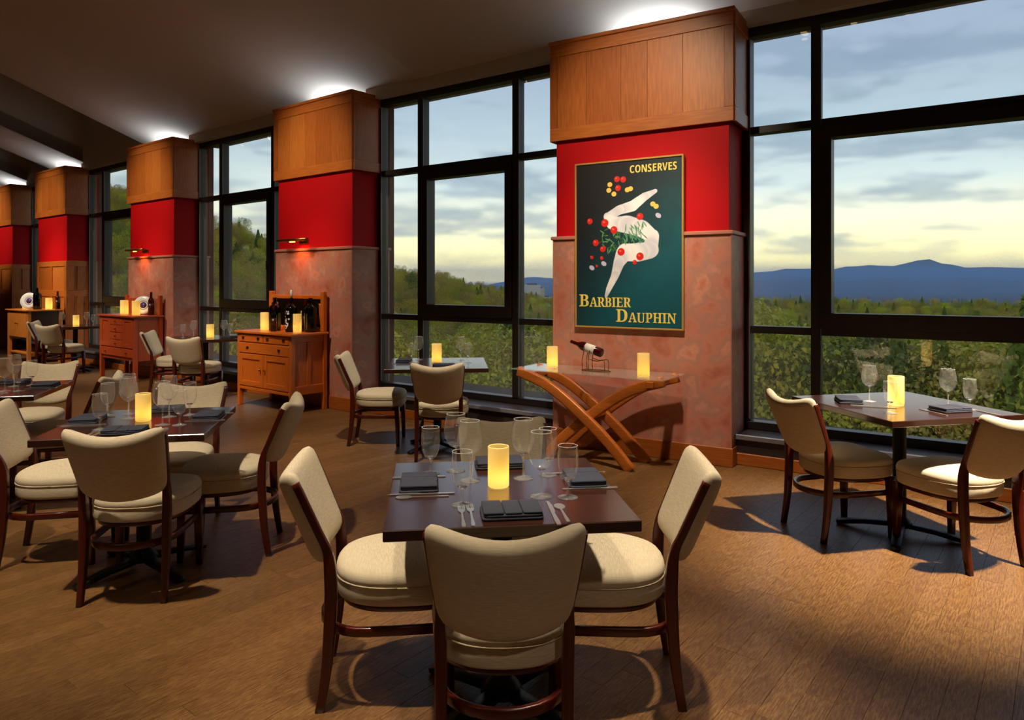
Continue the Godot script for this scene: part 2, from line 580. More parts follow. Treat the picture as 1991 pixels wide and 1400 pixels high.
	up.transform = Transform3D(Basis(p.u, Vector3.UP, p.n), frame_of(p) * Vector3(0.06, y1 - 0.17, -0.36))
	part("tray", span(-0.34, 0.34, 0.0, 0.03, -0.06, 0.06), M.lamp_can, up)
	part("lens", span(-0.32, 0.32, 0.03, 0.036, -0.045, 0.045), M.lamp_face_cool, up)
	var al := AreaLight3D.new()
	al.name = "beam"
	up.add_child(al)
	al.area_size = Vector2(0.62, 0.085)
	al.transform = Transform3D(Basis(Vector3.UP, PI) * Basis(Vector3.RIGHT, 1.0), Vector3(0, 0.06, 0.0))
	al.light_color = Color(0.93, 0.97, 1.0)
	al.light_energy = 0.85
	al.area_range = 40.0
	al.shadow_enabled = true

func build_window(a: Vector3, b: Vector3, label: String, side_bay: float, handle_side := 1.0) -> void:
	# from a to b, seen from the room left to right
	var u := (b - a).normalized()
	var xf := Transform3D(Basis(u, Vector3.UP, u.cross(Vector3.UP)), a)
	var L := a.distance_to(b)
	var t := struct_node("window", label, "window", xf)
	var m0 := side_bay
	var m1 := L - side_bay
	var hw := 0.034
	var f0 := -0.06; var f1 := 0.05
	var yb := 0.30; var y1 := 1.07; var y2 := 2.735; var yt := 3.56
	part("bottom_rail", span(0, L, 0.235, yb, f0, f1), M.frame, t)
	part("top_rail", span(0, L, 3.52, 3.60, f0, f1), M.frame, t)
	for x in [0.045, L - 0.045]:
		part("jamb", span(x - 0.045, x + 0.045, yb, 3.52, f0, f1), M.frame, t)
		part("glazing_bead", box(Vector3(0.012, 3.2, 0.01), 0.002, Vector3(x + (0.039 if x < 1.0 else -0.039), 1.92, f1 + 0.003)), M.bead, t)
	for x in [m0, m1]:
		part("mullion", span(x - hw, x + hw, yb, 3.52, f0, f1 + 0.012), M.frame, t)
		part("glazing_bead", box(Vector3(0.008, 3.2, 0.008), 0.002, Vector3(x + hw + 0.004, 1.92, f1 - 0.002)), M.bead, t)
	var bays := [[0.09, m0 - hw], [m0 + hw, m1 - hw], [m1 + hw, L - 0.09]]
	for i in 3:
		var x0: float = bays[i][0]
		var x1: float = bays[i][1]
		for y in [y1, y2]:
			part("transom", span(x0, x1, y - 0.03, y + 0.03, f0, f1), M.frame, t)
		var rows := [[yb, y1 - 0.03], [y1 + 0.03, y2 - 0.03], [y2 + 0.03, 3.52]]
		for r in 3:
			if i == 1 and r == 1:
				continue
			part("pane", span(x0 - 0.005, x1 + 0.005, rows[r][0] - 0.005, rows[r][1] + 0.005, -0.008, -0.003, 0.0), M.pane, t)
	# opening sash in the middle
	var s := sub("sash", t)
	var sx0 := m0 + hw; var sx1 := m1 - hw
	var sy0 := y1 + 0.03; var sy1 := y2 - 0.03
	part("bottom_rail", span(sx0, sx1, sy0, sy0 + 0.12, f0, f1 + 0.03), M.frame, s)
	part("top_rail", span(sx0, sx1, sy1 - 0.10, sy1, f0, f1 + 0.03), M.frame, s)
	part("stile", span(sx0, sx0 + 0.085, sy0 + 0.12, sy1 - 0.10, f0, f1 + 0.03), M.frame, s)
	part("stile", span(sx1 - 0.085, sx1, sy0 + 0.12, sy1 - 0.10, f0, f1 + 0.03), M.frame, s)
	part("pane", span(sx0 + 0.08, sx1 - 0.08, sy0 + 0.115, sy1 - 0.095, -0.008, -0.003, 0.0), M.pane, s)
	var lt := tool()
	cbox(lt, Vector3(sx1 - 0.042, 1.74, f1 + 0.036), Vector3(0.028, 0.10, 0.012), 0.003)
	cbox(lt, Vector3(sx1 - 0.042, 1.70, f1 + 0.056), Vector3(0.02, 0.12, 0.014), 0.004)
	part("latch_handle", lt.commit(), M.sill, s)
	# heater cover under the glass
	var c := struct_node("trim", "low dark heater cover with silver edge under " + label, "trim", xf)
	part("top_board", span(0, L, 0.20, 0.232, -0.05, 0.36), M.sill, c)
	part("front_board", span(0, L, 0.09, 0.215, 0.28, 0.345), M.sill, c)
	part("silver_edge", span(0, L, 0.203, 0.246, 0.355, 0.375, 0.006), M.nosing, c)
	part("baseboard", span(0, L, 0.0, 0.095, 0.28, 0.362, 0.005), M.baseboard, c)
	part("body", span(0, L, 0.0, 0.20, -0.3, 0.29), M.sill, c)
	# plaster header above
	var hh := struct_node("trim", "plain plaster header above " + label, "trim", xf)
	part("header", span(-0.1, L + 0.1, 3.598, 4.3, -0.35, 0.13), M.ceiling, hh)

func slab(verts: Array, thick: Vector3) -> ArrayMesh:
	# planar polygon (convex) with thickness
	var st := tool()
	var n: Vector3 = (verts[1] - verts[0]).cross(verts[2] - verts[0]).normalized()
	if n.dot(thick) > 0.0: n = -n
	for i in range(1, verts.size() - 1):
		tri(st, verts[0], verts[i], verts[i + 1], n)
		tri(st, verts[0] + thick, verts[i] + thick, verts[i + 1] + thick, -n)
	var mid := Vector3.ZERO
	for v in verts: mid += v / verts.size()
	for i in verts.size():
		var a: Vector3 = verts[i]
		var b: Vector3 = verts[(i + 1) % verts.size()]
		var sn := (b - a).cross(thick).normalized()
		if sn.dot((a + b) / 2.0 - mid) < 0.0: sn = -sn
		quad(st, a, b, b + thick, a + thick, sn)
	return st.commit()

const RISE := 0.357
const CEIL0 := 3.85    # ceiling height over the pillar faces
const RUN := 4.2       # how far the slope runs into the room

func build_room() -> void:
	# pillars, from the one with the poster to the far left
	var ur := Vector3(0.853, 0, 0.522)
	add_pillar(1.043, 5.97, ur, 1.64)
	add_pillar(-2.403, 8.397, UL, 1.53)
	add_pillar(-5.658, 10.967, UL, 1.53)
	add_pillar(-8.89, 13.545, UL, 1.53)
	add_pillar(-11.62, 15.97, UL, 1.53)
	add_pillar(5.05, 3.45, Vector3(0.84, 0, 0.543), 1.6)
	build_pillar(0, "red pillar that carries the framed poster", false, "poster pillar")
	build_pillar(1, "red pillar behind the honey-coloured sideboard with bottles", false, "sideboard pillar")
	build_pillar(2, "red pillar behind the reddish chest of drawers", false, "chest of drawers pillar")
	build_pillar(3, "red pillar with wood panelling below, behind the far sideboard", true, "panelled pillar")
	build_pillar(4, "red pillar at the far left edge, panelled in wood below", true, "last pillar")
	build_pillar(5, "red pillar just past the right edge of the view", false, "pillar past the right edge")
	# windows between them
	var back := 0.46
	var names := ["tall window between poster pillar and the sideboard pillar", "tall window between the two furniture pillars, hillside behind", "narrow-looking window between chest of drawers and far sideboard", "last window at the far left", "large window with the mountain view beside the poster pillar"]
	for k in 4:
		var l: Dictionary = pillars[k + 1]
		var r: Dictionary = pillars[k]
		var a: Vector3 = frame_of(l) * Vector3(l.w / 2.0 - 0.06, 0, -back)
		var b: Vector3 = frame_of(r) * Vector3(-r.w / 2.0 + 0.06, 0, -back)
		build_window(a, b, names[k], 0.70)
	var r0: Dictionary = pillars[5]
	var l0: Dictionary = pillars[0]
	build_window(frame_of(l0) * Vector3(l0.w / 2.0 - 0.06, 0, -0.50), frame_of(r0) * Vector3(-r0.w / 2.0 + 0.06, 0, -0.42), names[4], 0.60)
	build_ceiling()
	build_shell()
	build_floor()

func ceil_y(x: float, d: float) -> float:
	# height of the ceiling above a point of the plan
	var l := 5.10 - (0.62 * x + 0.785 * d)
	var rr := 5.598 - (0.545 * x + 0.839 * d)
	return CEIL0 + RISE * minf(RUN, l if x < -1.25 + (7.48 - d) * -0.7 else rr)

func build_ceiling() -> void:
	# two slopes that rise from the wall lines and meet in a crease; raised bays between the last pillars
	var nl := NL
	var nr := Vector3(-0.545, 0, 0.839).normalized()
	var ul := UL.normalized()
	var ur := Vector3(0.839, 0, 0.545).normalized()
	var knee := P(-1.25, 7.48)
	var c := Node3D.new()
	c.name = "ceiling"
	add_child(c)
	tag(c, "white plaster ceiling sloping up from the window wall", "ceiling", "", "structure")
	var th := Vector3(0, 0.25, 0)
	var e := 0.7                      # the slopes start this far behind the pillar faces
	# crease direction: equal distance from both walls
	var s0 := P(-5.658, 10.967) - ul * 0.765       # left edge of the third pillar
	var bis := (nl + nr).normalized()
	var k_in: float = 1.0 / bis.dot(nl)
	var lo := Vector3(0, CEIL0 - RISE * e, 0)
	var hi := Vector3(0, CEIL0 + RISE * RUN, 0)
	var kb := knee - bis * k_in * e + lo
	var kt := knee + bis * k_in * RUN + hi
	part("slope", slab([kb, s0 - nl * e + lo, s0 + nl * RUN + hi, kt], th), M.ceiling, c)
	var rend := knee + ur * 11.2
	part("slope", slab([kb, rend - nr * e + lo, rend + nr * RUN + hi, kt], th), M.ceiling, c)
	# ribs over the far pillars and raised bays between them
	var at3: Vector3 = pillars[3].c
	var at4: Vector3 = pillars[4].c
	var ribs := [[at3 - ul * 0.765, at3 + ul * 0.765], [at4 - ul * 4.6, at4 + ul * 0.765]]
	var prev := s0
	for r in ribs:
		var a: Vector3 = r[0]
		var b: Vector3 = r[1]
		part("rib", slab([b - nl * e + lo, a - nl * e + lo, a + nl * RUN + hi, b + nl * RUN + hi], th), M.ceiling, c)
		# raised bay from prev (right) to b (left)
		var lift := Vector3(0, 1.05, 0)
		part("raised_bay", slab([prev - nl * e + lo + lift, b - nl * e + lo + lift, b + nl * RUN + hi + lift, prev + nl * RUN + hi + lift], Vector3(0, 0.1, 0)), M.ceiling, c)
		for q in [[b, -ul], [prev, ul]]:
			var g: Vector3 = q[0]
			part("bay_side", slab([g - nl * e + lo, g + nl * RUN + hi, g + nl * RUN + hi + lift * 1.05, g - nl * e + lo + lift * 1.05], q[1] * 0.06), M.ceiling, c)
		var f := nl * -0.30
		part("bay_wall", slab([prev + f + Vector3(0, 3.62, 0), b + f + Vector3(0, 3.62, 0), b + f + Vector3(0, 5.0, 0), prev + f + Vector3(0, 5.0, 0)], nl * -0.1), M.ceiling, c)
		part("bay_end", slab([prev + nl * (RUN + 0.05) + hi, b + nl * (RUN + 0.05) + hi, b + nl * (RUN + 0.05) + hi + lift * 1.1, prev + nl * (RUN + 0.05) + hi + lift * 1.1], nl * 0.1), M.ceiling, c)
		prev = a
	# level middle of the room, fanned from the crease
	var o := P(-2.403, 8.397)
	var up := Vector3(0, hi.y, 0)
	part("level", slab([kt, rend + nr * RUN + hi, o + ul * 12.4 + nl * 13.6 + up, o - ul * 16.6 + nl * 13.6 + up, o - ul * 16.6 + nl * (RUN - 0.35) + up], th), M.ceiling, c)

func build_shell() -> void:
	# the walls that close the room behind the camera and at both ends
	var room := Transform3D(Basis(UL.normalized(), Vector3.UP, NL.normalized()), P(-2.403, 8.397))
	var wb := struct_node("wall_back", "plain warm wall behind the viewer, facing the windows", "wall", room)
	part("wall_face", span(-15.9, 12.0, -0.3, 6.0, 13.0, 13.3), M.wall, wb)
	var wl := struct_node("wall_left", "plain wall closing the far left end of the room", "wall", room)
	part("wall_face", span(-15.8, -15.5, -0.3, 7.2, -1.5, 13.2), M.wall, wl)
	var wr := struct_node("wall_right", "plain wall closing the right end of the room", "wall", room)
	part("wall_face", span(11.5, 11.8, -0.3, 6.0, -3.0, 13.2), M.wall, wr)
	var fl: Dictionary = pillars[4]
	var w2 := struct_node("wall_front", "plain stretch of window wall past the last pillar", "wall", frame_of(fl))
	part("wall_face", span(-7.0, -0.78, -0.1, 5.5, -0.6, -0.1), M.wall, w2)
	var fr: Dictionary = pillars[5]
	var w3 := struct_node("wall_front", "plain stretch of window wall past the mountain window", "wall", frame_of(fr))
	part("wall_face", span(0.8, 5.0, -0.1, 5.5, -0.6, -0.1), M.wall, w3)

func build_floor() -> void:
	var f := struct_node("floor", "cork-grained strip floor in warm brown, boards running towards the windows", "floor", Transform3D(Basis(UL.normalized(), Vector3.UP, NL.normalized()), P(-2.403, 8.397)))
	part("underlay", span(-15.8, 11.8, -0.35, -0.012, -2.6, 13.3, 0.0), M.underlay, f)
	# boards run along local z; four tones, three lengths share their meshes
	var wd := 0.098
	var meshes := {}
	var cells := []
	var r := RandomNumberGenerator.new()
	r.seed = 77
	var col := 0
	var x := -15.5
	while x < 11.4:
		var z := -0.35 - r.randf() * 0.9 - maxf(0.0, x - 1.5) * 0.1
		while z < 12.4:
			var ln: float = [0.61, 0.915, 1.22][r.randi() % 3]
			var world := f.transform * Vector3(x + wd / 2.0, 0, z + ln / 2.0)
			var score := 0.0
			var d := -world.z
			if d > 1.2:
				var px := 995.0 + world.x / d * FOCAL
				var py := 550.0 + EYE / d * FOCAL
				if px > -60 and px < 2050 and py < 1480:
					score = ln / (d * d * d)
			cells.append({"x": x + wd / 2.0, "z": z + ln / 2.0, "l": ln, "tone": r.randi() % 4, "cut": r.randi() % 3, "score": score})
			z += ln
		x += wd
		col += 1
	cells.sort_custom(func(a, b): return a.score > b.score)
	var st4 := [tool(), tool(), tool(), tool()]
	for i in cells.size():
		var c: Dictionary = cells[i]
		if i < 300:
			var key := "%s_%d" % [str(c.l), c.cut]
			if not meshes.has(key):
				var st := tool()
				plank(st, Vector3.ZERO, wd, c.l, c.cut)
				meshes[key] = st.commit()
			part("floor_board", meshes[key], M.planks[c.tone], f, Vector3(c.x, 0, c.z))
		else:
			plank(st4[c.tone], Vector3(c.x, 0, c.z), wd, c.l, c.cut)
	var am: ArrayMesh
	for k in 4:
		am = st4[k].commit(am) if am else st4[k].commit()
	var rest := MeshInstance3D.new()
	rest.mesh = am
	for k in 4: rest.set_surface_override_material(k, M.planks[k])
	rest.name = "floor_boards"
	f.add_child(rest)
	rest.set_meta("kind", "stuff")

func plank(st: SurfaceTool, c: Vector3, wd: float, ln: float, cut: int) -> void:
	var h := wd / 2.0 - 0.0003
	var g := ln / 2.0 - 0.0005
	var e := 0.0008
	var d := -0.012
	var off := Vector2(cut * 0.37, cut * 0.29)
	var top := [Vector3(-h + e, 0, -g + e), Vector3(h - e, 0, -g + e), Vector3(h - e, 0, g - e), Vector3(-h + e, 0, g - e)]
	var mid := [Vector3(-h, -e, -g), Vector3(h, -e, -g), Vector3(h, -e, g), Vector3(-h, -e, g)]
	var low := [Vector3(-h, d, -g), Vector3(h, d, -g), Vector3(h, d, g), Vector3(-h, d, g)]
	plank_quad(st, top[0], top[1], top[2], top[3], Vector3.UP, c, off)
	var ns := [Vector3(0, 0, -1), Vector3(1, 0, 0), Vector3(0, 0, 1), Vector3(-1, 0, 0)]
	for i in 4:
		var j := (i + 1) % 4
		plank_quad(st, top[i], top[j], mid[j], mid[i], (ns[i] + Vector3.UP).normalized(), c, off)
		plank_quad(st, mid[i], mid[j], low[j], low[i], ns[i], c, off)

func plank_quad(st: SurfaceTool, a: Vector3, b: Vector3, c: Vector3, d: Vector3, n: Vector3, at: Vector3, off: Vector2) -> void:
	var order := [a, c, b, a, d, c] if (b - a).cross(c - a).dot(n) > 0.0 else [a, b, c, a, c, d]
	for v in order:
		st.set_normal(n)
		st.set_uv(Vector2(v.z * 1.1 + v.y, v.x + v.y) + off)
		st.add_vertex(v + at)

# ------------------------------------------------------------------ chairs
func seat_outline(s: float, y: float, segs := 40) -> Array:
	var ring := []
	for j in segs:
		var a := TAU * j / segs
		var ca := cos(a); var sa := sin(a)
		var n := 3.6 if sa < 0.0 else 2.5
		var x := signf(ca) * pow(absf(ca), 2.0 / n)
		var z := signf(sa) * pow(absf(sa), 2.0 / n)
		ring.append(Vector3(x * lerpf(0.238, 0.205, z * 0.5 + 0.5) * s, y, z * 0.222 * s))
	return ring

func back_point(a: float, b: float, off: float) -> Vector3:
	var bot := 0.474 + 0.036 * a * a
	var top := 0.785 + 0.050 * a * a
	var y := lerpf(bot, top, b)
	var hw := 0.183 + 0.036 * pow(b, 0.8)
	var rise := y - 0.47
	var z := 0.268 + rise * 0.42 - 0.066 * a * a
	# turn the offset with the curve of the back
	var n := Vector3(a * 0.42, -0.42, 1.0).normalized()
	return Vector3(a * hw, y, z) + n * off

func make_chair() -> Node3D:
	var t := thing("dining_chair", "", "chair", Vector3.ZERO, 0.0, "upholstered dining chairs")
	# seat: boxed cushion with a welt and a crowned top
	var rings := []
	for p in [[0.0, 0.352], [0.94, 0.352], [0.985, 0.357], [1.0, 0.366], [1.0, 0.412], [0.992, 0.418], [0.992, 0.421], [1.004, 0.427], [1.008, 0.438], [0.992, 0.452], [0.95, 0.463], [0.84, 0.473], [0.62, 0.481], [0.34, 0.486], [0.0, 0.488]]:
		rings.append(seat_outline(p[0], p[1]))
	var seat := part("seat", done(sheet(rings, true, false)), M.cloth, t)
	var welt := []
	for v in seat_outline(1.0, 0.420): welt.append(v)
	welt.append(welt[0])
	part("piping", done(tube(welt, 0.0035, 0.0035, 6)), M.piping, seat)
	# back: one padded panel, bent in plan, with raised corners
	var outline := []
	var segs := 56
	for j in segs:
		# evenly along a square, then its corners rounded
		var q := 4.0 * j / segs
		var e := (q - floorf(q)) * 2.0 - 1.0
		var v: Vector2 = [Vector2(1, e), Vector2(-e, 1), Vector2(-1, -e), Vector2(e, -1)][int(q)]
		outline.append(v / pow(pow(absf(v.x), 10.0) + pow(absf(v.y), 10.0), 0.1))
	var front := []
	for k in [0.0, 0.3, 0.6, 0.8, 0.89, 0.94, 0.975, 0.993, 1.0]:
		var ring := []
		for o in outline:
			var th := -0.031 * pow(maxf(0.0, 1.0 - pow(k, 9.0)), 0.5)
			ring.append(back_point(o.x * k, o.y * k * 0.5 + 0.5, th))
		front.append(ring)
	for k in [0.993, 0.975, 0.94, 0.89, 0.8, 0.6, 0.3, 0.0]:
		var ring := []
		for o in outline:
			var th := 0.036 * pow(maxf(0.0, 1.0 - pow(k, 9.0)), 0.5)
			ring.append(back_point(o.x * k, o.y * k * 0.5 + 0.5, th))
		front.append(ring)
	part("backrest", done(sheet(front, true, true)), M.cloth, t)
	# wooden posts let into the sides of the back
	for s in [-1.0, 1.0]:
		# rear leg from the floor up, let into the side of the back
		var leg := smooth_path([Vector3(s * 0.182, 0.0, 0.262), Vector3(s * 0.180, 0.16, 0.238), Vector3(s * 0.180, 0.34, 0.226), Vector3(s * 0.182, 0.46, 0.226), back_point(s * 0.97, 0.10, 0.0), back_point(s * 0.985, 0.30, 0.0), back_point(s * 0.985, 0.58, 0.0), back_point(s * 0.98, 0.86, 0.0)], 4)
		var tp := []
		for i in leg.size(): tp.append(lerpf(0.78, 1.05, smoothstep(0.0, 8.0, float(i))) * lerpf(1.0, 0.62, smoothstep(12.0, 19.0, float(i))))
		part("rear_leg", done(tube(leg, 0.0165, 0.020, 12, null, Vector3.BACK, true, tp)), M.mahogany, t)
		part("front_leg", done(tube([Vector3(s * 0.196, 0.0, -0.180), Vector3(s * 0.194, 0.18, -0.176), Vector3(s * 0.192, 0.354, -0.170)], 0.0215, 0.0215, 12, null, Vector3.BACK, true, [0.68, 0.88, 1.0])), M.mahogany, t)
	# bent hoop round the legs, open in front
	var hoop := [Vector3(-0.192, 0.262, -0.172), Vector3(-0.190, 0.262, 0.0)]
	for k in 13:
		var q := PI - PI * k / 12.0
		hoop.append(Vector3(0.186 * cos(q) , 0.262, 0.10 + 0.170 * sin(q)))
	hoop.append(Vector3(0.190, 0.262, 0.0)); hoop.append(Vector3(0.192, 0.262, -0.172))
	part("hoop_stretcher", done(tube(hoop, 0.0095, 0.016, 8, null, Vector3.UP, true)), M.mahogany, t)
	# seat frame under the cushion
	var fr := []
	for p in [[0.0, 0.330], [0.90, 0.330], [0.90, 0.353], [0.0, 0.353]]:
		fr.append(seat_outline(p[0], p[1]))
	part("seat_rail", done(sheet(fr, true, false)), M.mahogany, t)
	return t

var chair0: Node3D

func place_chair(rx: float, rd: float, fx: float, fd: float, label: String) -> void:
	# (rx, rd): floor point midway between the rear legs; (fx, fd): the way the sitter faces, in plan
	var f := Vector3(fx, 0, -fd).normalized()
	var turn := atan2(-f.x, -f.z)          # local -z faces f
	var at := P(rx, rd) + f * 0.262
	if chair0 == null:
		chair0 = make_chair()
		chair0.position = at
		chair0.rotation.y = turn
		chair0.set_meta("label", label)
	else:
		dup(chair0, at, turn, label)

# ------------------------------------------------------------------ tables and what is on them
func make_table(cx: float, cd: float, rot_deg: float, size: float, label: String, size_d := 0.0) -> Node3D:
	var t := thing("dining_table", label, "table", P(cx, cd), deg_to_rad(rot_deg), "dining tables")
	if size_d <= 0.0: size_d = size
	part("table_top", box(Vector3(size, 0.034, size_d), 0.003, Vector3(0, 0.733, 0)), M.espresso, t)
	part("underframe", box(Vector3(0.40, 0.02, 0.40), 0.004, Vector3(0, 0.706, 0)), M.iron, t)
	part("column", done(lathe([Vector2(0, 0.05), Vector2(0.075, 0.05), Vector2(0.06, 0.075), Vector2(0.036, 0.10), Vector2(0.036, 0.69), Vector2(0.07, 0.70), Vector2(0, 0.70)], 20)), M.iron, t)
	for k in 4:
		var a := PI / 4 + k * PI / 2
		var d := Vector3(cos(a), 0, sin(a))
		part("foot", done(tube([d * 0.03 + Vector3(0, 0.055, 0), d * 0.18 + Vector3(0, 0.042, 0), d * 0.31 + Vector3(0, 0.018, 0), d * 0.335 + Vector3(0, 0.012, 0)], 0.03, 0.014, 10, null, Vector3.UP, true, [1.0, 0.95, 0.85, 0.7])), M.iron, t)
	return t

var wine0: Node3D
var goblet0: Node3D
var candle0: Node3D
var fork0: Node3D
var knife0: Node3D
var spoon0: Node3D
var napkin0: Node3D

func ring_mesh(r: float, y: float, w: float) -> ArrayMesh:
	return done(lathe([Vector2(r - w, y - w), Vector2(r + w, y - w), Vector2(r + w, y + w), Vector2(r - w, y + w), Vector2(r - w, y - w)], 32))

func make_wine() -> Node3D:
	var t := thing("wine_glass", "", "glass", Vector3.ZERO, 0.0, "stemmed wine glasses")
	part("foot", done(lathe([Vector2(0, 0.0), Vector2(0.036, 0.0), Vector2(0.0365, 0.0015), Vector2(0.02, 0.004), Vector2(0.006, 0.008), Vector2(0.0, 0.009)], 24)), M.crystal, t)
	part("stem", done(lathe([Vector2(0, 0.0085), Vector2(0.0052, 0.0085), Vector2(0.0038, 0.02), Vector2(0.0035, 0.06), Vector2(0.005, 0.083), Vector2(0.0, 0.086)], 12)), M.crystal, t)
	part("bowl", done(lathe([Vector2(0.0, 0.087), Vector2(0.010, 0.089), Vector2(0.024, 0.098), Vector2(0.036, 0.113), Vector2(0.0435, 0.133), Vector2(0.0455, 0.150), Vector2(0.043, 0.175), Vector2(0.038, 0.198), Vector2(0.0345, 0.215)], 32)), M.glass, t)
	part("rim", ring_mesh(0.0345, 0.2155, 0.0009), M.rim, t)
	part("bowl_base", done(lathe([Vector2(0, 0.0862), Vector2(0.006, 0.0872), Vector2(0.014, 0.0925), Vector2(0.010, 0.0945), Vector2(0, 0.0955)], 16)), M.solid_glass, t)
	return t

func make_goblet() -> Node3D:
	var t := thing("water_goblet", "", "glass", Vector3.ZERO, 0.0, "short-stemmed water goblets")
	part("foot", done(lathe([Vector2(0, 0.0), Vector2(0.033, 0.0), Vector2(0.0335, 0.002), Vector2(0.016, 0.005), Vector2(0.006, 0.01), Vector2(0.0, 0.011)], 24)), M.crystal, t)
	part("stem", done(lathe([Vector2(0, 0.0105), Vector2(0.006, 0.0105), Vector2(0.0048, 0.022), Vector2(0.0052, 0.038), Vector2(0.009, 0.05), Vector2(0.0, 0.053)], 12)), M.crystal, t)
	part("bowl", done(lathe([Vector2(0.0, 0.054), Vector2(0.012, 0.056), Vector2(0.023, 0.066), Vector2(0.031, 0.086), Vector2(0.0345, 0.112), Vector2(0.0345, 0.140), Vector2(0.032, 0.172)], 32)), M.glass, t)
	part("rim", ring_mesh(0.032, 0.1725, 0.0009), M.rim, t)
	part("bowl_base", done(lathe([Vector2(0, 0.0532), Vector2(0.008, 0.0545), Vector2(0.017, 0.0615), Vector2(0.012, 0.064), Vector2(0, 0.065)], 16)), M.solid_glass, t)
	return t

func make_candle() -> Node3D:
	var t := thing("candle_lamp", "", "candle", Vector3.ZERO, 0.0, "glowing candle lamps")
	part("glass_cylinder", done(lathe([Vector2(0, 0.0), Vector2(0.034, 0.0), Vector2(0.037, 0.003), Vector2(0.037, 0.137), Vector2(0.0358, 0.140), Vector2(0.0342, 0.138)], 28)), M.frosted, t)
	part("wax", done(lathe([Vector2(0, 0.004), Vector2(0.022, 0.004), Vector2(0.022, 0.022), Vector2(0.015, 0.025), Vector2(0, 0.023)], 16)), M.wax, t)
	part("flame", done(lathe([Vector2(0, 0.030), Vector2(0.004, 0.034), Vector2(0.0048, 0.040), Vector2(0.003, 0.050), Vector2(0.0, 0.060)], 10)), M.flame, t)
	return t

func make_fork() -> Node3D:
	var o := PackedVector2Array([Vector2(-0.005, 0.095), Vector2(0.005, 0.095), Vector2(0.0062, 0.075), Vector2(0.0035, 0.03), Vector2(0.003, -0.03), Vector2(0.0095, -0.045), Vector2(0.011, -0.06)])
	var xs := [0.011, 0.0075, 0.0055, 0.002, -0.002, -0.0055, -0.0075, -0.011]
	for i in 4:
		o.append(Vector2(xs[i * 2], -0.098)); o.append(Vector2(xs[i * 2 + 1], -0.098))
		if i < 3:
			o.append(Vector2(xs[i * 2 + 1], -0.066)); o.append(Vector2(xs[i * 2 + 2], -0.066))
	o.append(Vector2(-0.011, -0.06)); o.append(Vector2(-0.0095, -0.045)); o.append(Vector2(-0.003, -0.03)); o.append(Vector2(-0.0035, 0.03)); o.append(Vector2(-0.0062, 0.075))
	return tag(part("fork", extrude(o, 0.003).commit(), M.steel, self), "", "fork", "forks on the tables")

func make_knife() -> Node3D:
	var o := PackedVector2Array([Vector2(-0.006, 0.11), Vector2(0.006, 0.11), Vector2(0.0075, 0.08), Vector2(0.005, 0.0), Vector2(0.0095, -0.01), Vector2(0.0105, -0.07), Vector2(0.006, -0.105), Vector2(-0.002, -0.115), Vector2(-0.005, -0.01), Vector2(-0.005, 0.0), Vector2(-0.0075, 0.08)])
	return tag(part("knife", extrude(o, 0.0035).commit(), M.steel, self), "", "knife", "knives on the tables")

func make_spoon() -> Node3D:
	var o := PackedVector2Array([Vector2(-0.005, 0.09), Vector2(0.005, 0.09), Vector2(0.006, 0.07), Vector2(0.0032, 0.0), Vector2(0.004, -0.03)])
	for k in 11:
		var a := PI / 2 - 0.5 - (TAU - 1.0) * k / 10.0
		o.append(Vector2(0.018 * cos(a), -0.058 + 0.028 * sin(a)))
	o.append(Vector2(-0.004, -0.03)); o.append(Vector2(-0.0032, 0.0)); o.append(Vector2(-0.006, 0.07))
	return tag(part("spoon", extrude(o, 0.003).commit(), M.steel, self), "", "spoon", "spoons on the tables")

func pad(st: SurfaceTool, c: Vector3, s: Vector3, sag := 0.0) -> void:
	# soft folded layer: rounded slab
	var rings := []
	for p in [[0.0, 0.0], [0.9, 0.0], [0.985, 0.2], [1.0, 0.5], [0.985, 0.8], [0.93, 0.97], [0.6, 1.0 + sag], [0.0, 1.0 + sag]]:
		var ring := []
		for j in 32:
			var a := TAU * j / 32
			ring.append(c + Vector3(signf(cos(a)) * pow(absf(cos(a)), 0.16) * s.x / 2 * p[0], s.y * p[1], signf(sin(a)) * pow(absf(sin(a)), 0.16) * s.z / 2 * p[0]))
		rings.append(ring)
	sheet(rings, true, false, st)

func make_napkin() -> Node3D:
	var t := thing("folded_napkin", "", "napkin", Vector3.ZERO, 0.0, "dark folded napkins")
	var st := tool()
	pad(st, Vector3(0, 0, 0), Vector3(0.188, 0.010, 0.135))
	pad(st, Vector3(0.002, 0.009, 0.001), Vector3(0.182, 0.009, 0.128))
	part("lower_fold", done(st), M.napkin, t)
	var s2 := tool()
	pad(s2, Vector3(-0.058, 0.0175, 0), Vector3(0.062, 0.008, 0.126), 0.15)
	pad(s2, Vector3(0.002, 0.0175, 0), Vector3(0.054, 0.007, 0.126), 0.15)
	pad(s2, Vector3(0.060, 0.0175, 0), Vector3(0.060, 0.008, 0.126), 0.15)
	part("upper_fold", done(s2), M.napkin, t)
	return t

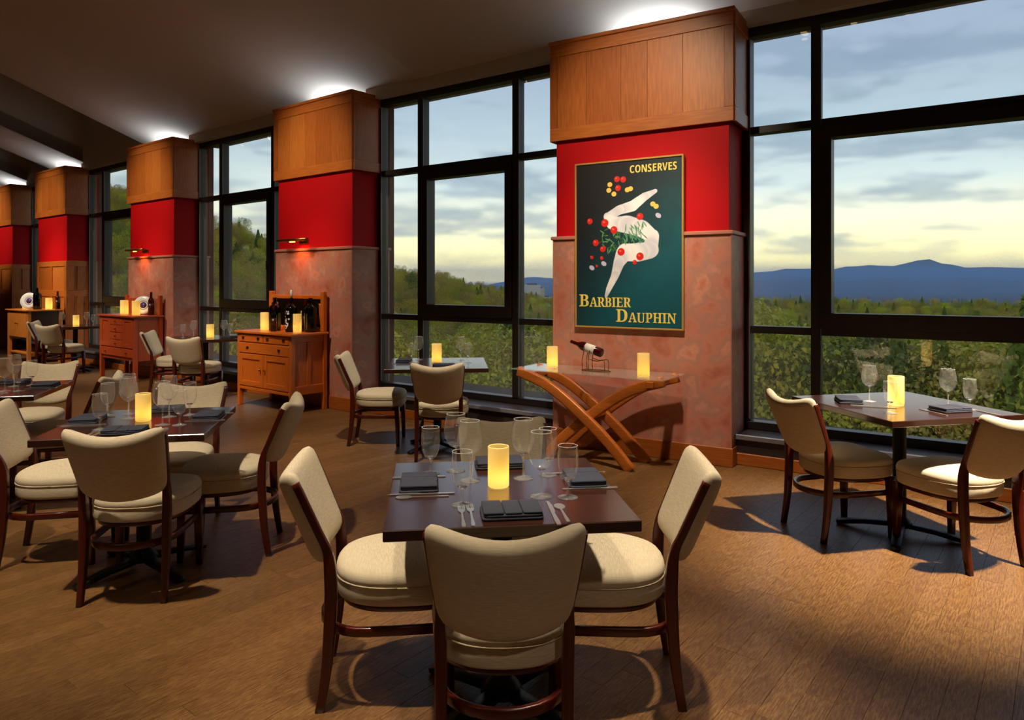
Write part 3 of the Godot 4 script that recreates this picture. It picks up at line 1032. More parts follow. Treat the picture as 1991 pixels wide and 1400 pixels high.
func put(kind: String, at: Vector3, turn: float, label: String) -> Node3D:
	var o: Node3D
	match kind:
		"wine":
			if wine0 == null:
				wine0 = make_wine(); o = wine0
			else: o = dup(wine0, at, turn)
		"goblet":
			if goblet0 == null:
				goblet0 = make_goblet(); o = goblet0
			else: o = dup(goblet0, at, turn)
		"candle":
			if candle0 == null:
				candle0 = make_candle(); o = candle0
			else: o = dup(candle0, at, turn)
		"fork":
			if fork0 == null:
				fork0 = make_fork(); o = fork0
			else: o = dup(fork0, at, turn)
		"knife":
			if knife0 == null:
				knife0 = make_knife(); o = knife0
			else: o = dup(knife0, at, turn)
		"spoon":
			if spoon0 == null:
				spoon0 = make_spoon(); o = spoon0
			else: o = dup(spoon0, at, turn)
		"napkin":
			if napkin0 == null:
				napkin0 = make_napkin(); o = napkin0
			else: o = dup(napkin0, at, turn)
	o.position = at
	o.rotation.y = turn
	o.set_meta("label", label)
	return o

func candle(at: Vector3, label: String, scale_ := 1.0, tall := 1.0, energy := 0.0026) -> void:
	at.y += 0.001
	var o := put("candle", at, 0.0, label)
	o.scale = Vector3(scale_, scale_ * tall, scale_)
	var l := OmniLight3D.new()
	l.name = "candle_flame"
	add_child(l, true)
	l.position = at + Vector3(0, 0.045 * scale_ * tall, 0)
	l.light_color = Color(1.0, 0.87, 0.50)
	l.light_energy = energy * scale_ * scale_
	l.light_size = 0.008
	l.omni_range = 40.0
	l.omni_attenuation = 2.0
	l.shadow_enabled = true

# ------------------------------------------------------------------ furniture along the wall
func sideboard_honey() -> void:
	# four-drawer-over-doors sideboard with a tall mirrored back
	var p: Dictionary = pillars[1]
	var t := thing("sideboard", "honey-coloured wooden sideboard with mirrored back, holding bottles and candles", "sideboard")
	t.transform = Transform3D(Basis(p.u, Vector3.UP, p.n), frame_of(p) * Vector3(-0.20, 0, 0.02))
	var W := 0.55; var D := 0.48
	part("top_board", span(-W - 0.03, W + 0.03, 0.865, 0.892, 0.0, D + 0.03, 0.005), M.honey, t)
	part("carcass", span(-W + 0.02, W - 0.02, 0.20, 0.865, 0.0, D - 0.02), M.honey_v, t)
	for s in [-1.0, 1.0]:
		part("post", span(s * (W - 0.025) - 0.025, s * (W - 0.025) + 0.025, 0.0, 0.865, D - 0.05, D), M.honey_v, t)
		part("post", span(s * (W - 0.025) - 0.025, s * (W - 0.025) + 0.025, 0.0, 0.865, 0.0, 0.05), M.honey_v, t)
		part("side_rail", span(s * (W - 0.02) - 0.012, s * (W - 0.02) + 0.012, 0.20, 0.30, 0.05, D - 0.05), M.honey, t)
		part("side_rail", span(s * (W - 0.02) - 0.012, s * (W - 0.02) + 0.012, 0.79, 0.865, 0.05, D - 0.05), M.honey, t)
		part("side_stile", span(s * (W - 0.02) - 0.011, s * (W - 0.02) + 0.011, 0.30, 0.79, 0.215, 0.265), M.honey_v, t)
	part("front_rail", span(-W + 0.05, W - 0.05, 0.20, 0.235, D - 0.03, D), M.honey, t)
	# drawers: two above, one long below
	for q in [[-0.5, -0.005, 0.765, 0.855], [0.005, 0.5, 0.765, 0.855], [-0.5, 0.5, 0.635, 0.755]]:
		var d := sub("drawer", t)
		part("drawer_front", span(q[0], q[1], q[2], q[3], D - 0.03, D + 0.006, 0.004), M.honey, d)
		for s in [-0.32, 0.32]:
			var mx: float = (q[0] + q[1]) / 2.0 + s * (q[1] - q[0])
			var st := tool()
			cbox(st, Vector3(mx, (q[2] + q[3]) / 2.0, D + 0.008), Vector3(0.05, 0.03, 0.004), 0.001)
			tube([Vector3(mx - 0.018, (q[2] + q[3]) / 2.0, D + 0.012), Vector3(mx, (q[2] + q[3]) / 2.0 - 0.014, D + 0.02), Vector3(mx + 0.018, (q[2] + q[3]) / 2.0, D + 0.012)], 0.003, 0.003, 6, st, Vector3.BACK)
			part("pull", done(st), M.brass, d)
	for s in [-1.0, 1.0]:
		var d := sub("door", t)
		var x0 := 0.006 if s > 0 else -0.5
		var x1 := 0.5 if s > 0 else -0.006
		part("door_panel", span(x0 + 0.06, x1 - 0.06, 0.30, 0.565, D - 0.025, D - 0.008), M.honey_v, d)
		part("door_stile", span(x0, x0 + 0.065, 0.245, 0.625, D - 0.03, D + 0.004), M.honey_v, d)
		part("door_stile", span(x1 - 0.065, x1, 0.245, 0.625, D - 0.03, D + 0.004), M.honey_v, d)
		part("door_rail", span(x0 + 0.06, x1 - 0.06, 0.245, 0.305, D - 0.03, D + 0.003), M.honey, d)
		part("door_rail", span(x0 + 0.06, x1 - 0.06, 0.56, 0.625, D - 0.03, D + 0.003), M.honey, d)
		part("knob", done(lathe([Vector2(0, 0), Vector2(0.006, 0), Vector2(0.006, 0.012), Vector2(0.013, 0.018), Vector2(0.011, 0.026), Vector2(0, 0.029)], 12)), M.brass, d, Vector3(s * 0.045, 0.45, D + 0.003), Vector3(PI / 2, 0, 0))
	# back with mirror
	var b := sub("mirror_back", t)
	for s in [-1.0, 1.0]:
		part("back_post", span(s * 0.52 - 0.03, s * 0.52 + 0.03, 0.892, 1.36, 0.0, 0.055, 0.006), M.honey_v, b)
		part("bracket", done(tube(smooth_path([Vector3(s * 0.50, 0.93, 0.03), Vector3(s * 0.47, 1.05, 0.03), Vector3(s * 0.46, 1.22, 0.03)], 4), 0.018, 0.012, 8, null, Vector3.BACK, true)), M.honey_v, b)
	part("top_rail", span(-0.55, 0.55, 1.27, 1.315, 0.0, 0.05, 0.006), M.honey, b)
	part("lower_rail", span(-0.49, 0.49, 0.892, 0.94, 0.0, 0.035), M.honey, b)
	part("mirror_glass", span(-0.46, 0.46, 0.94, 1.27, 0.008, 0.016), M.mirror, b)

func on(t: Transform3D, x: float, y: float, z: float) -> Vector3:
	return t * Vector3(x, y, z)

func chest_cherry() -> void:
	var p: Dictionary = pillars[2]
	var t := thing("chest_of_drawers", "reddish wooden chest of drawers on tall legs, candles and a plate on top", "chest")
	t.transform = Transform3D(Basis(p.u, Vector3.UP, p.n), frame_of(p) * Vector3(-0.08, 0, 0.02))
	var W := 0.60; var D := 0.42
	part("top_board", span(-W - 0.03, W + 0.03, 0.945, 0.972, 0.0, D + 0.03, 0.005), M.cherry, t)
	part("carcass", span(-W + 0.02, W - 0.02, 0.30, 0.945, 0.0, D - 0.02), M.cherry_v, t)
	for s in [-1.0, 1.0]:
		part("leg", span(s * (W - 0.028) - 0.028, s * (W - 0.028) + 0.028, 0.0, 0.945, D - 0.056, D), M.cherry_v, t)
		part("leg", span(s * (W - 0.028) - 0.028, s * (W - 0.028) + 0.028, 0.0, 0.945, 0.0, 0.056), M.cherry_v, t)
	# shaped apron under the long drawer
	var o := PackedVector2Array()
	for k in 17:
		var x := lerpf(-W + 0.05, W - 0.05, k / 16.0)
		o.append(Vector2(x, 0.30 - 0.09 * pow(absf(x) / W, 3.0)))
	o.append(Vector2(W - 0.05, 0.34)); o.append(Vector2(-W + 0.05, 0.34))
	var ap := extrude(o, 0.02).commit()
	part("apron", ap, M.cherry, t, Vector3(0, 0, D - 0.006), Vector3(-PI / 2, 0, 0)).scale = Vector3(1, 1, -1)
	# door at the left, four small drawers in the middle, door at the right, long drawer below
	for q in [[-0.545, -0.225], [0.225, 0.545]]:
		var d := sub("door", t)
		part("door_panel", span(q[0] + 0.05, q[1] - 0.05, 0.54, 0.885, D - 0.025, D - 0.006), M.cherry_v, d)
		part("door_stile", span(q[0], q[0] + 0.055, 0.49, 0.935, D - 0.03, D + 0.004), M.cherry_v, d)
		part("door_stile", span(q[1] - 0.055, q[1], 0.49, 0.935, D - 0.03, D + 0.004), M.cherry_v, d)
		part("door_rail", span(q[0] + 0.05, q[1] - 0.05, 0.49, 0.545, D - 0.03, D + 0.003), M.cherry, d)
		part("door_rail", span(q[0] + 0.05, q[1] - 0.05, 0.88, 0.935, D - 0.03, D + 0.003), M.cherry, d)
	for k in 4:
		var d := sub("drawer", t)
		var y := 0.49 + k * 0.112
		part("drawer_front", span(-0.215, 0.215, y, y + 0.105, D - 0.03, D + 0.006, 0.004), M.cherry, d)
		part("knob", done(lathe([Vector2(0, 0), Vector2(0.006, 0), Vector2(0.006, 0.012), Vector2(0.013, 0.018), Vector2(0.011, 0.026), Vector2(0, 0.029)], 12)), M.brass, d, Vector3(0, y + 0.052, D + 0.005), Vector3(PI / 2, 0, 0))
	var d2 := sub("drawer", t)
	part("drawer_front", span(-0.545, 0.545, 0.355, 0.475, D - 0.03, D + 0.006, 0.004), M.cherry, d2)
	for s in [-0.36, 0.36]:
		part("knob", done(lathe([Vector2(0, 0), Vector2(0.006, 0), Vector2(0.006, 0.012), Vector2(0.013, 0.018), Vector2(0.011, 0.026), Vector2(0, 0.029)], 12)), M.brass, d2, Vector3(s, 0.415, D + 0.005), Vector3(PI / 2, 0, 0))
	var b := sub("raised_back", t)
	for s in [-1.0, 1.0]:
		part("back_post", span(s * 0.56 - 0.03, s * 0.56 + 0.03, 0.972, 1.27, 0.0, 0.05, 0.006), M.cherry_v, b)
	part("back_board", span(-0.53, 0.53, 0.972, 1.22, 0.005, 0.03), M.cherry, b)

func sideboard_far() -> void:
	var p: Dictionary = pillars[3]
	var t := thing("sideboard", "long-legged amber sideboard at the far panelled pillar with a plate on top", "sideboard")
	t.transform = Transform3D(Basis(p.u, Vector3.UP, p.n), frame_of(p) * Vector3(0.20, 0, 0.03))
	var W := 0.53; var D := 0.56
	part("top_board", span(-W - 0.03, W + 0.03, 0.945, 0.972, 0.0, D + 0.03, 0.005), M.amber, t)
	part("carcass", span(-W + 0.02, W - 0.02, 0.46, 0.945, 0.0, D - 0.02), M.dark_wood, t)
	for s in [-1.0, 1.0]:
		part("leg", span(s * (W - 0.03) - 0.03, s * (W - 0.03) + 0.03, 0.0, 0.945, D - 0.06, D), M.amber_v, t)
		part("leg", span(s * (W - 0.03) - 0.03, s * (W - 0.03) + 0.03, 0.0, 0.945, 0.0, 0.06), M.amber_v, t)
		var d := sub("door", t)
		part("door_panel", span(minf(s * 0.005, s * 0.46), maxf(s * 0.005, s * 0.46), 0.47, 0.935, D - 0.03, D + 0.004), M.amber_v, d)
		part("knob", done(lathe([Vector2(0, 0), Vector2(0.007, 0), Vector2(0.007, 0.012), Vector2(0.014, 0.018), Vector2(0, 0.029)], 12)), M.brass, d, Vector3(s * 0.05, 0.72, D + 0.004), Vector3(PI / 2, 0, 0))
	part("lower_shelf", span(-W + 0.03, W - 0.03, 0.16, 0.19, 0.03, D - 0.03), M.amber, t)

func console() -> void:
	# glass-topped console with two pairs of crossing bent-wood legs
	var p: Dictionary = pillars[0]
	var t := thing("console_table", "glass-topped console table on crossing curved wooden legs below the poster", "table")
	t.transform = Transform3D(Basis((p.u * 0.9 + UL * 0.4).normalized(), Vector3.UP, (p.n * 0.9 + NL * 0.4).normalized()), frame_of(p) * Vector3(-0.22, 0, 0.07))
	var W := 0.68
	part("glass_top", span(-W, W, 0.722, 0.732, 0.0, 0.47, 0.002), M.tabletop_glass, t)
	for z in [0.075, 0.385]:
		var fr := sub("cross_frame", t)
		for s in [-1.0, 1.0]:
			var pts := smooth_path([Vector3(-s * 0.64, 0.705, z + s * 0.028), Vector3(-s * 0.34, 0.60, z + s * 0.028), Vector3(-s * 0.02, 0.385, z + s * 0.028), Vector3(s * 0.22, 0.185, z + s * 0.028), Vector3(s * 0.40, 0.0, z + s * 0.028)], 5)
			part("curved_leg", done(tube(pts, 0.042, 0.026, 12, null, Vector3.BACK, true)), M.bentwood, fr)
	for s in [-1.0, 1.0]:
		part("cross_rail", span(s * 0.55 - 0.03, s * 0.55 + 0.03, 0.655, 0.70, 0.05, 0.42), M.bentwood, t)
	part("spacer", span(-0.045, 0.045, 0.36, 0.41, 0.09, 0.37), M.bentwood, t)
	var xf := t.transform
	candle(on(xf, -0.42, 0.732, 0.22), "candle lamp at the left end of the glass console", 1.28)
	candle(on(xf, 0.47, 0.732, 0.34), "candle lamp at the right end of the glass console", 1.28)
	# bottle lying in a wire cradle
	var c := thing("wire_cradle", "small wire bottle cradle standing on the glass console", "bottle holder", on(xf, -0.05, 0.732, 0.24), atan2(-t.transform.basis.x.z, t.transform.basis.x.x), "")
	var wire := func(pts: Array, called: String): part(called, done(tube(smooth_path(pts, 4), 0.0035, 0.0035, 6)), M.brass, c)
	wire.call([Vector3(-0.05, 0.004, -0.04), Vector3(0.16, 0.004, -0.04), Vector3(0.16, 0.004, 0.04), Vector3(-0.05, 0.004, 0.04), Vector3(-0.05, 0.004, -0.04)], "base_ring")
	for z in [-0.038, 0.038]:
		wire.call([Vector3(-0.045, 0.004, z), Vector3(-0.05, 0.08, z), Vector3(-0.035, 0.15, z), Vector3(-0.03, 0.20, z)], "upright")
		wire.call([Vector3(0.01, 0.004, z), Vector3(0.005, 0.08, z), Vector3(0.02, 0.17, z)], "upright")
		wire.call([Vector3(0.01, 0.10, z), Vector3(0.08, 0.085, z), Vector3(0.15, 0.09, z), Vector3(0.155, 0.004, z)], "side_loop")
	wire.call([Vector3(-0.03, 0.20, -0.038), Vector3(-0.03, 0.165, 0.0), Vector3(-0.03, 0.20, 0.038)], "saddle")
	wire.call([Vector3(0.02, 0.17, -0.038), Vector3(0.02, 0.137, 0.0), Vector3(0.02, 0.17, 0.038)], "saddle")
	var b := thing("wine_bottle", "dark wine bottle with white label lying tilted in the wire cradle", "bottle", on(xf, -0.05, 0.732, 0.24), c.rotation.y)
	bottle_parts(b, M.bottle_red, M.paper)
	for ch in b.get_children():
		ch.transform = Transform3D(Basis(Vector3.BACK, PI / 2 - 0.28), Vector3(0.115, 0.150, 0)) * ch.transform

func bottle_parts(b: Node3D, glassm: Material, labelm: Material, k := 1.0) -> void:
	part("bottle_body", done(lathe([Vector2(0, 0.004), Vector2(0.032 * k, 0.0), Vector2(0.0375 * k, 0.006), Vector2(0.0375 * k, 0.185 * k), Vector2(0.033 * k, 0.205 * k), Vector2(0.018 * k, 0.232 * k), Vector2(0.0145 * k, 0.25 * k), Vector2(0.0138 * k, 0.30 * k), Vector2(0.0, 0.30 * k)], 24)), glassm, b)
	part("capsule", done(lathe([Vector2(0.0146 * k, 0.255 * k), Vector2(0.0150 * k, 0.256 * k), Vector2(0.0150 * k, 0.302 * k), Vector2(0.013 * k, 0.304 * k), Vector2(0, 0.304 * k)], 16)), M.bottle_red, b)
	part("bottle_label", done(lathe([Vector2(0.0376 * k, 0.065 * k), Vector2(0.0379 * k, 0.065 * k), Vector2(0.0379 * k, 0.155 * k), Vector2(0.0376 * k, 0.155 * k)], 24)), labelm, b)

func big_bottle(at: Vector3, turn: float, label: String, printed: bool, topped: bool) -> void:
	# squat dark decanter bottle
	var b := thing("decanter_bottle", label, "bottle", at, turn, "big dark bottles on the sideboard")
	part("bottle_body", done(lathe([Vector2(0, 0.0), Vector2(0.062, 0.0), Vector2(0.068, 0.008), Vector2(0.068, 0.265), Vector2(0.060, 0.29), Vector2(0.030, 0.312), Vector2(0.020, 0.325), Vector2(0.018, 0.385), Vector2(0.021, 0.387), Vector2(0.021, 0.395), Vector2(0, 0.395)], 28)), M.bottle, b)
	if topped:
		part("tall_stopper", done(lathe([Vector2(0, 0.395), Vector2(0.012, 0.395), Vector2(0.014, 0.45), Vector2(0.012, 0.485), Vector2(0, 0.487)], 14)), M.paper, b)
	if printed:
		# pale fern-like print: leaf shapes laid on the curved side
		var r := RandomNumberGenerator.new(); r.seed = 9
		var st := tool()
		for k in 26:
			var a := PI / 2 + (r.randf() - 0.5) * 1.15
			var y := 0.035 + 0.21 * r.randf()
			var w := 0.007 + 0.006 * r.randf()
			var h := 0.007 + 0.008 * r.randf()
			var tilt := r.randf() * TAU
			var pts := []
			for q in 6:
				var e := TAU * q / 6
				var dx := w * cos(e) * cos(tilt) - h * sin(e) * sin(tilt)
				var dy := w * cos(e) * sin(tilt) + h * sin(e) * cos(tilt)
				var aa := a + dx / 0.0686
				pts.append(Vector3(0.0686 * cos(aa), y + dy, 0.0686 * sin(aa)))
			for q in range(1, 5):
				tri(st, pts[0], pts[q], pts[q + 1], Vector3(cos(a), 0, sin(a)))
		part("pale_print", st.commit(), M.amphora_print, b)

func slim_bottle(at: Vector3, label: String, m: Material, k := 1.0) -> void:
	var b := thing("wine_bottle", label, "bottle", at, 0.0, "standing bottles on the sideboards")
	bottle_parts(b, m, M.dark_wood, k)

func plate_on_stand(at: Vector3, turn: float, label: String, r: float) -> void:
	var t := thing("display_plate", label, "plate", at, turn, "")
	var disc := lathe([Vector2(0, 0.0), Vector2(r * 0.55, 0.0), Vector2(r, 0.014), Vector2(r, 0.018), Vector2(r * 0.62, 0.006), Vector2(0, 0.005)], 32)
	var o := part("plate_disc", done(disc), M.china, t, Vector3(0, r * 0.97 + 0.012, 0.02), Vector3(PI / 2 - 0.22, 0, 0))
	var mark := lathe([Vector2(0, 0.0062), Vector2(r * 0.34, 0.0066), Vector2(r * 0.34, 0.0072), Vector2(0, 0.0072)], 20)
	part("painted_mark", done(mark), M.china_mark, o)
	var ring := lathe([Vector2(r * 0.44, 0.0064), Vector2(r * 0.5, 0.0066), Vector2(r * 0.5, 0.0074), Vector2(r * 0.44, 0.0074)], 24)
	part("painted_ring", done(ring), M.china_mark, o)
	for s in [-1.0, 1.0]:
		part("stand_wire", done(tube(smooth_path([Vector3(s * 0.04, 0.004, 0.07), Vector3(s * 0.04, 0.004, -0.03), Vector3(s * 0.03, r * 1.2, -0.035)], 4), 0.003, 0.003, 6)), M.iron, t)

func picture_lamp(k: int, x: float, label: String) -> void:
	var p: Dictionary = pillars[k]
	var t := thing("picture_lamp", label, "lamp")
	t.transform = Transform3D(Basis(p.u, Vector3.UP, p.n), frame_of(p) * Vector3(x, 1.95, -0.045))
	part("wall_plate", span(-0.09, 0.09, -0.02, 0.035, 0.0, 0.018, 0.006), M.brass, t)
	part("arm", done(tube(smooth_path([Vector3(0, 0.01, 0.01), Vector3(0, 0.045, 0.09), Vector3(0, 0.03, 0.17)], 5), 0.006, 0.006, 8)), M.brass, t)
	part("shade", done(tube([Vector3(-0.29, 0.022, 0.175), Vector3(0.29, 0.022, 0.175)], 0.026, 0.018, 12)), M.brass, t)
	part("bulb", done(tube([Vector3(-0.05, -0.002, 0.172), Vector3(0.05, -0.002, 0.172)], 0.009, 0.006, 8)), glow(Color(1.0, 0.62, 0.30), 6.0), t)
	var l := SpotLight3D.new()
	l.name = "beam"
	t.add_child(l)
	l.position = Vector3(0, -0.014, 0.165)
	l.rotation = Vector3(-PI / 2 + 0.55, 0, 0)
	l.light_color = Color(1.0, 0.52, 0.22)
	l.light_energy = 0.17
	l.spot_angle = 62.0
	l.spot_angle_attenuation = 1.0
	l.spot_range = 30.0
	l.spot_attenuation = 2.0
	l.light_size = 0.02
	l.shadow_enabled = true

# ------------------------------------------------------------------ poster
func poster_print() -> ImageTexture:
	# dark-to-teal ground with a loose arrangement of white drapery, tomatoes and leaves (a plain stand-in for the artwork)
	var w := 360
	var h := 540
	var im := Image.create(w, h, false, Image.FORMAT_RGB8)
	var n := FastNoiseLite.new(); n.seed = 3; n.frequency = 0.012
	for y in h:
		for x in w:
			var u := float(x) / w
			var v := float(y) / h
			var k := clampf((u * 0.75 + v * 0.95 - 0.38) * 1.25 + n.get_noise_2d(x, y) * 0.12, 0.0, 1.0)
			im.set_pixel(x, y, Color(0.035, 0.035, 0.06).lerp(Color(0.0, 0.29, 0.33), k))
	var r := RandomNumberGenerator.new(); r.seed = 4
	# green sprays
	for k in 90:
		var a := r.randf() * TAU
		var c := Vector2(0.30, 0.47).lerp(Vector2(0.62, 0.44), r.randf()) + Vector2(cos(a), sin(a)) * 0.07
		blot(im, c, Vector2(0.03, 0.006), r.randf() * PI, Color(0.10, 0.30, 0.12).lerp(Color(0.35, 0.55, 0.35), r.randf()))
	# white drapery: broad overlapping folds
	var way := [Vector3(0.76, 0.19, 0.020), Vector3(0.66, 0.22, 0.040), Vector3(0.55, 0.27, 0.052), Vector3(0.42, 0.29, 0.046), Vector3(0.31, 0.33, 0.042), Vector3(0.36, 0.37, 0.060), Vector3(0.50, 0.38, 0.085), Vector3(0.64, 0.41, 0.080), Vector3(0.74, 0.46, 0.060), Vector3(0.71, 0.54, 0.078), Vector3(0.60, 0.55, 0.088), Vector3(0.47, 0.55, 0.080), Vector3(0.42, 0.61, 0.056), Vector3(0.38, 0.69, 0.040), Vector3(0.32, 0.77, 0.028), Vector3(0.29, 0.82, 0.014)]
	for k in way.size() - 1:
		for j in 8:
			var c: Vector3 = way[k].lerp(way[k + 1], j / 8.0)
			var d: Vector3 = way[k + 1] - way[k]
			blot(im, Vector2(c.x, c.y), Vector2(c.z * 1.15, c.z), atan2(d.y * 1.5, d.x), Color(0.86, 0.84, 0.84).lerp(Color(0.74, 0.73, 0.77), 0.5 + 0.5 * sin(k * 2.1 + j * 0.45)))
	for k in 40:
		blot(im, Vector2(0.55 + r.randf_range(-0.08, 0.12), 0.43 + r.randf_range(-0.05, 0.06)), Vector2(0.03, 0.005), 1.2 + r.randf_range(-0.5, 0.5), Color(0.30, 0.52, 0.36))
	# tomatoes and small fruit
	for q in [[0.40, 0.10, 0.030], [0.46, 0.105, 0.030], [0.41, 0.155, 0.030], [0.13, 0.35, 0.030], [0.28, 0.365, 0.038], [0.37, 0.41, 0.036], [0.19, 0.485, 0.032], [0.26, 0.525, 0.030], [0.62, 0.335, 0.034], [0.44, 0.545, 0.036], [0.62, 0.575, 0.036], [0.57, 0.61, 0.022], [0.15, 0.575, 0.018], [0.25, 0.58, 0.018], [0.20, 0.63, 0.014]]:
		blot(im, Vector2(q[0], q[1]), Vector2(q[2], q[2]), 0.0, Color(0.74, 0.08, 0.05))
		blot(im, Vector2(q[0] - 0.008, q[1] - 0.006), Vector2(q[2] * 0.35, q[2] * 0.25), 0.4, Color(0.93, 0.35, 0.25))
	for q in [[0.33, 0.13], [0.32, 0.165], [0.37, 0.19], [0.50, 0.17], [0.53, 0.165], [0.74, 0.265], [0.77, 0.28]]:
		blot(im, Vector2(q[0], q[1]), Vector2(0.026, 0.024), 0.0, Color(0.85, 0.70, 0.32))
	for q in [[0.79, 0.335], [0.27, 0.615], [0.15, 0.64]]:
		blot(im, Vector2(q[0], q[1]), Vector2(0.03, 0.022), 0.6, Color(0.70, 0.68, 0.78))
	return ImageTexture.create_from_image(im)

func blot(im: Image, c: Vector2, s: Vector2, a: float, col: Color) -> void:
	# filled ellipse; positions in shares of the width and the height, sizes in shares of the width
	var w := im.get_width()
	var h := im.get_height()
	var m := int(maxf(s.x, s.y) * w) + 2
	var cx := c.x * w
	var cy := c.y * h
	for y in range(maxi(0, int(cy) - m), mini(h, int(cy) + m)):
		for x in range(maxi(0, int(cx) - m), mini(w, int(cx) + m)):
			var dx := x - cx
			var dy := y - cy
			var p := (dx * cos(a) + dy * sin(a)) / (s.x * w)
			var q := (-dx * sin(a) + dy * cos(a)) / (s.y * w)
			var d := p * p + q * q
			if d < 1.0:
				im.set_pixel(x, y, im.get_pixel(x, y).lerp(col, clampf((1.0 - d) * 5.0, 0.0, 1.0)))

func letters(text: String, size: float, m: Material, parent: Node, at: Vector3, bold := true, wide := 1.0) -> void:
	var tm := TextMesh.new()
	var f := SystemFont.new()
	f.font_names = PackedStringArray(["Droid Serif" if bold else "Droid Sans"])
	f.font_weight = 700
	tm.font = f
	tm.text = text
	tm.font_size = 64
	tm.pixel_size = size / 64.0
	tm.depth = 0.002
	tm.curve_step = 2.0
	tm.horizontal_alignment = HORIZONTAL_ALIGNMENT_LEFT
	tm.vertical_alignment = VERTICAL_ALIGNMENT_BOTTOM
	var o := part("lettering", tm, m, parent, at)
	o.scale = Vector3(wide, 1, 1)

func poster() -> void:
	var p: Dictionary = pillars[0]
	var t := thing("framed_poster", "large framed teal poster lettered conserves, white drapery and red tomatoes", "poster")
	var w := 0.97
	var h := 1.43
	t.transform = Transform3D(Basis(p.u, Vector3.UP, p.n), frame_of(p) * Vector3(-0.07, 1.075, -0.02))
	part("backing", span(-w / 2, w / 2, 0, h, 0.003, 0.022), M.dark_wood, t)
	# print on its own sheet
	var st := tool()
	var q := [Vector3(-w / 2 + 0.012, 0.012, 0.024), Vector3(w / 2 - 0.012, 0.012, 0.024), Vector3(w / 2 - 0.012, h - 0.012, 0.024), Vector3(-w / 2 + 0.012, h - 0.012, 0.024)]
	var uv := [Vector2(0, 1), Vector2(1, 1), Vector2(1, 0), Vector2(0, 0)]
	for k in [0, 2, 1, 0, 3, 2]:
		st.set_normal(Vector3.BACK)
		st.set_uv(uv[k])
		st.add_vertex(q[k])
	var pm := mat(Color(1, 1, 1), 0.5)
	pm.albedo_texture = poster_print()
	pm.texture_repeat = false
	part("print", st.commit(), pm, t)
	var gold := mat(Color(0.72, 0.58, 0.32), 0.4, 0.3)
	for s in [-1.0, 1.0]:
		part("frame_side", span(s * w / 2 - 0.008, s * w / 2 + 0.008, -0.008, h + 0.008, 0.0, 0.034), gold, t)
	for y in [0.0, h]:
		part("frame_side", span(-w / 2, w / 2, y - 0.008, y + 0.008, 0.0, 0.034), gold, t)
	var ink := mat(Color(0.88, 0.78, 0.36), 0.6)
	letters("CONSERVES", 0.088, ink, t, Vector3(0.02, h - 0.135, 0.0255), false, 0.85)
	letters("B", 0.150, ink, t, Vector3(-0.455, 0.140, 0.0255))
	letters("ARBIER", 0.115, ink, t, Vector3(-0.352, 0.148, 0.0255), true, 0.86)
	letters("D", 0.150, ink, t, Vector3(-0.105, 0.014, 0.0255))
	letters("AUPHIN", 0.115, ink, t, Vector3(0.010, 0.022, 0.0255), true, 0.88)

# ------------------------------------------------------------------ outdoors
func crest(th: float) -> float:
	# height of the wooded hill's crest in degrees above the horizon, by bearing in degrees
	var pts := [[-80.0, 9.0], [-40.0, 7.5], [-30.0, 6.4], [-23.0, 4.6], [-19.0, 3.3], [-13.0, 1.4], [-9.0, 0.8], [-6.0, 0.45], [-3.0, -0.6], [0.0, -1.6], [4.0, -3.0], [90.0, -3.4]]
	for i in pts.size() - 1:
		if th >= pts[i][0] and th < pts[i + 1][0]:
			return lerpf(pts[i][1], pts[i + 1][1], smoothstep(0.0, 1.0, (th - pts[i][0]) / (pts[i + 1][0] - pts[i][0])))
	return -3.0

func land(r: float, th: float) -> float:
	# ground height (world y) at distance r and bearing th
	var base := 0.0
	var pts := [[0.0, -7.0], [18.0, -11.0], [60.0, -19.0], [150.0, -27.0], [400.0, -42.0], [1000.0, -66.0], [2500.0, -78.0], [12000.0, -80.0]]
	for i in pts.size() - 1:
		if r >= pts[i][0] and r <= pts[i + 1][0]:
			base = lerpf(pts[i][1], pts[i + 1][1], (r - pts[i][0]) / (pts[i + 1][0] - pts[i][0]))
	var top := 430.0 * tan(deg_to_rad(crest(th))) - 8.0
	var up := smoothstep(90.0, 430.0, r) * smoothstep(1500.0, 900.0, r)
	return maxf(base, lerpf(base, top, up))

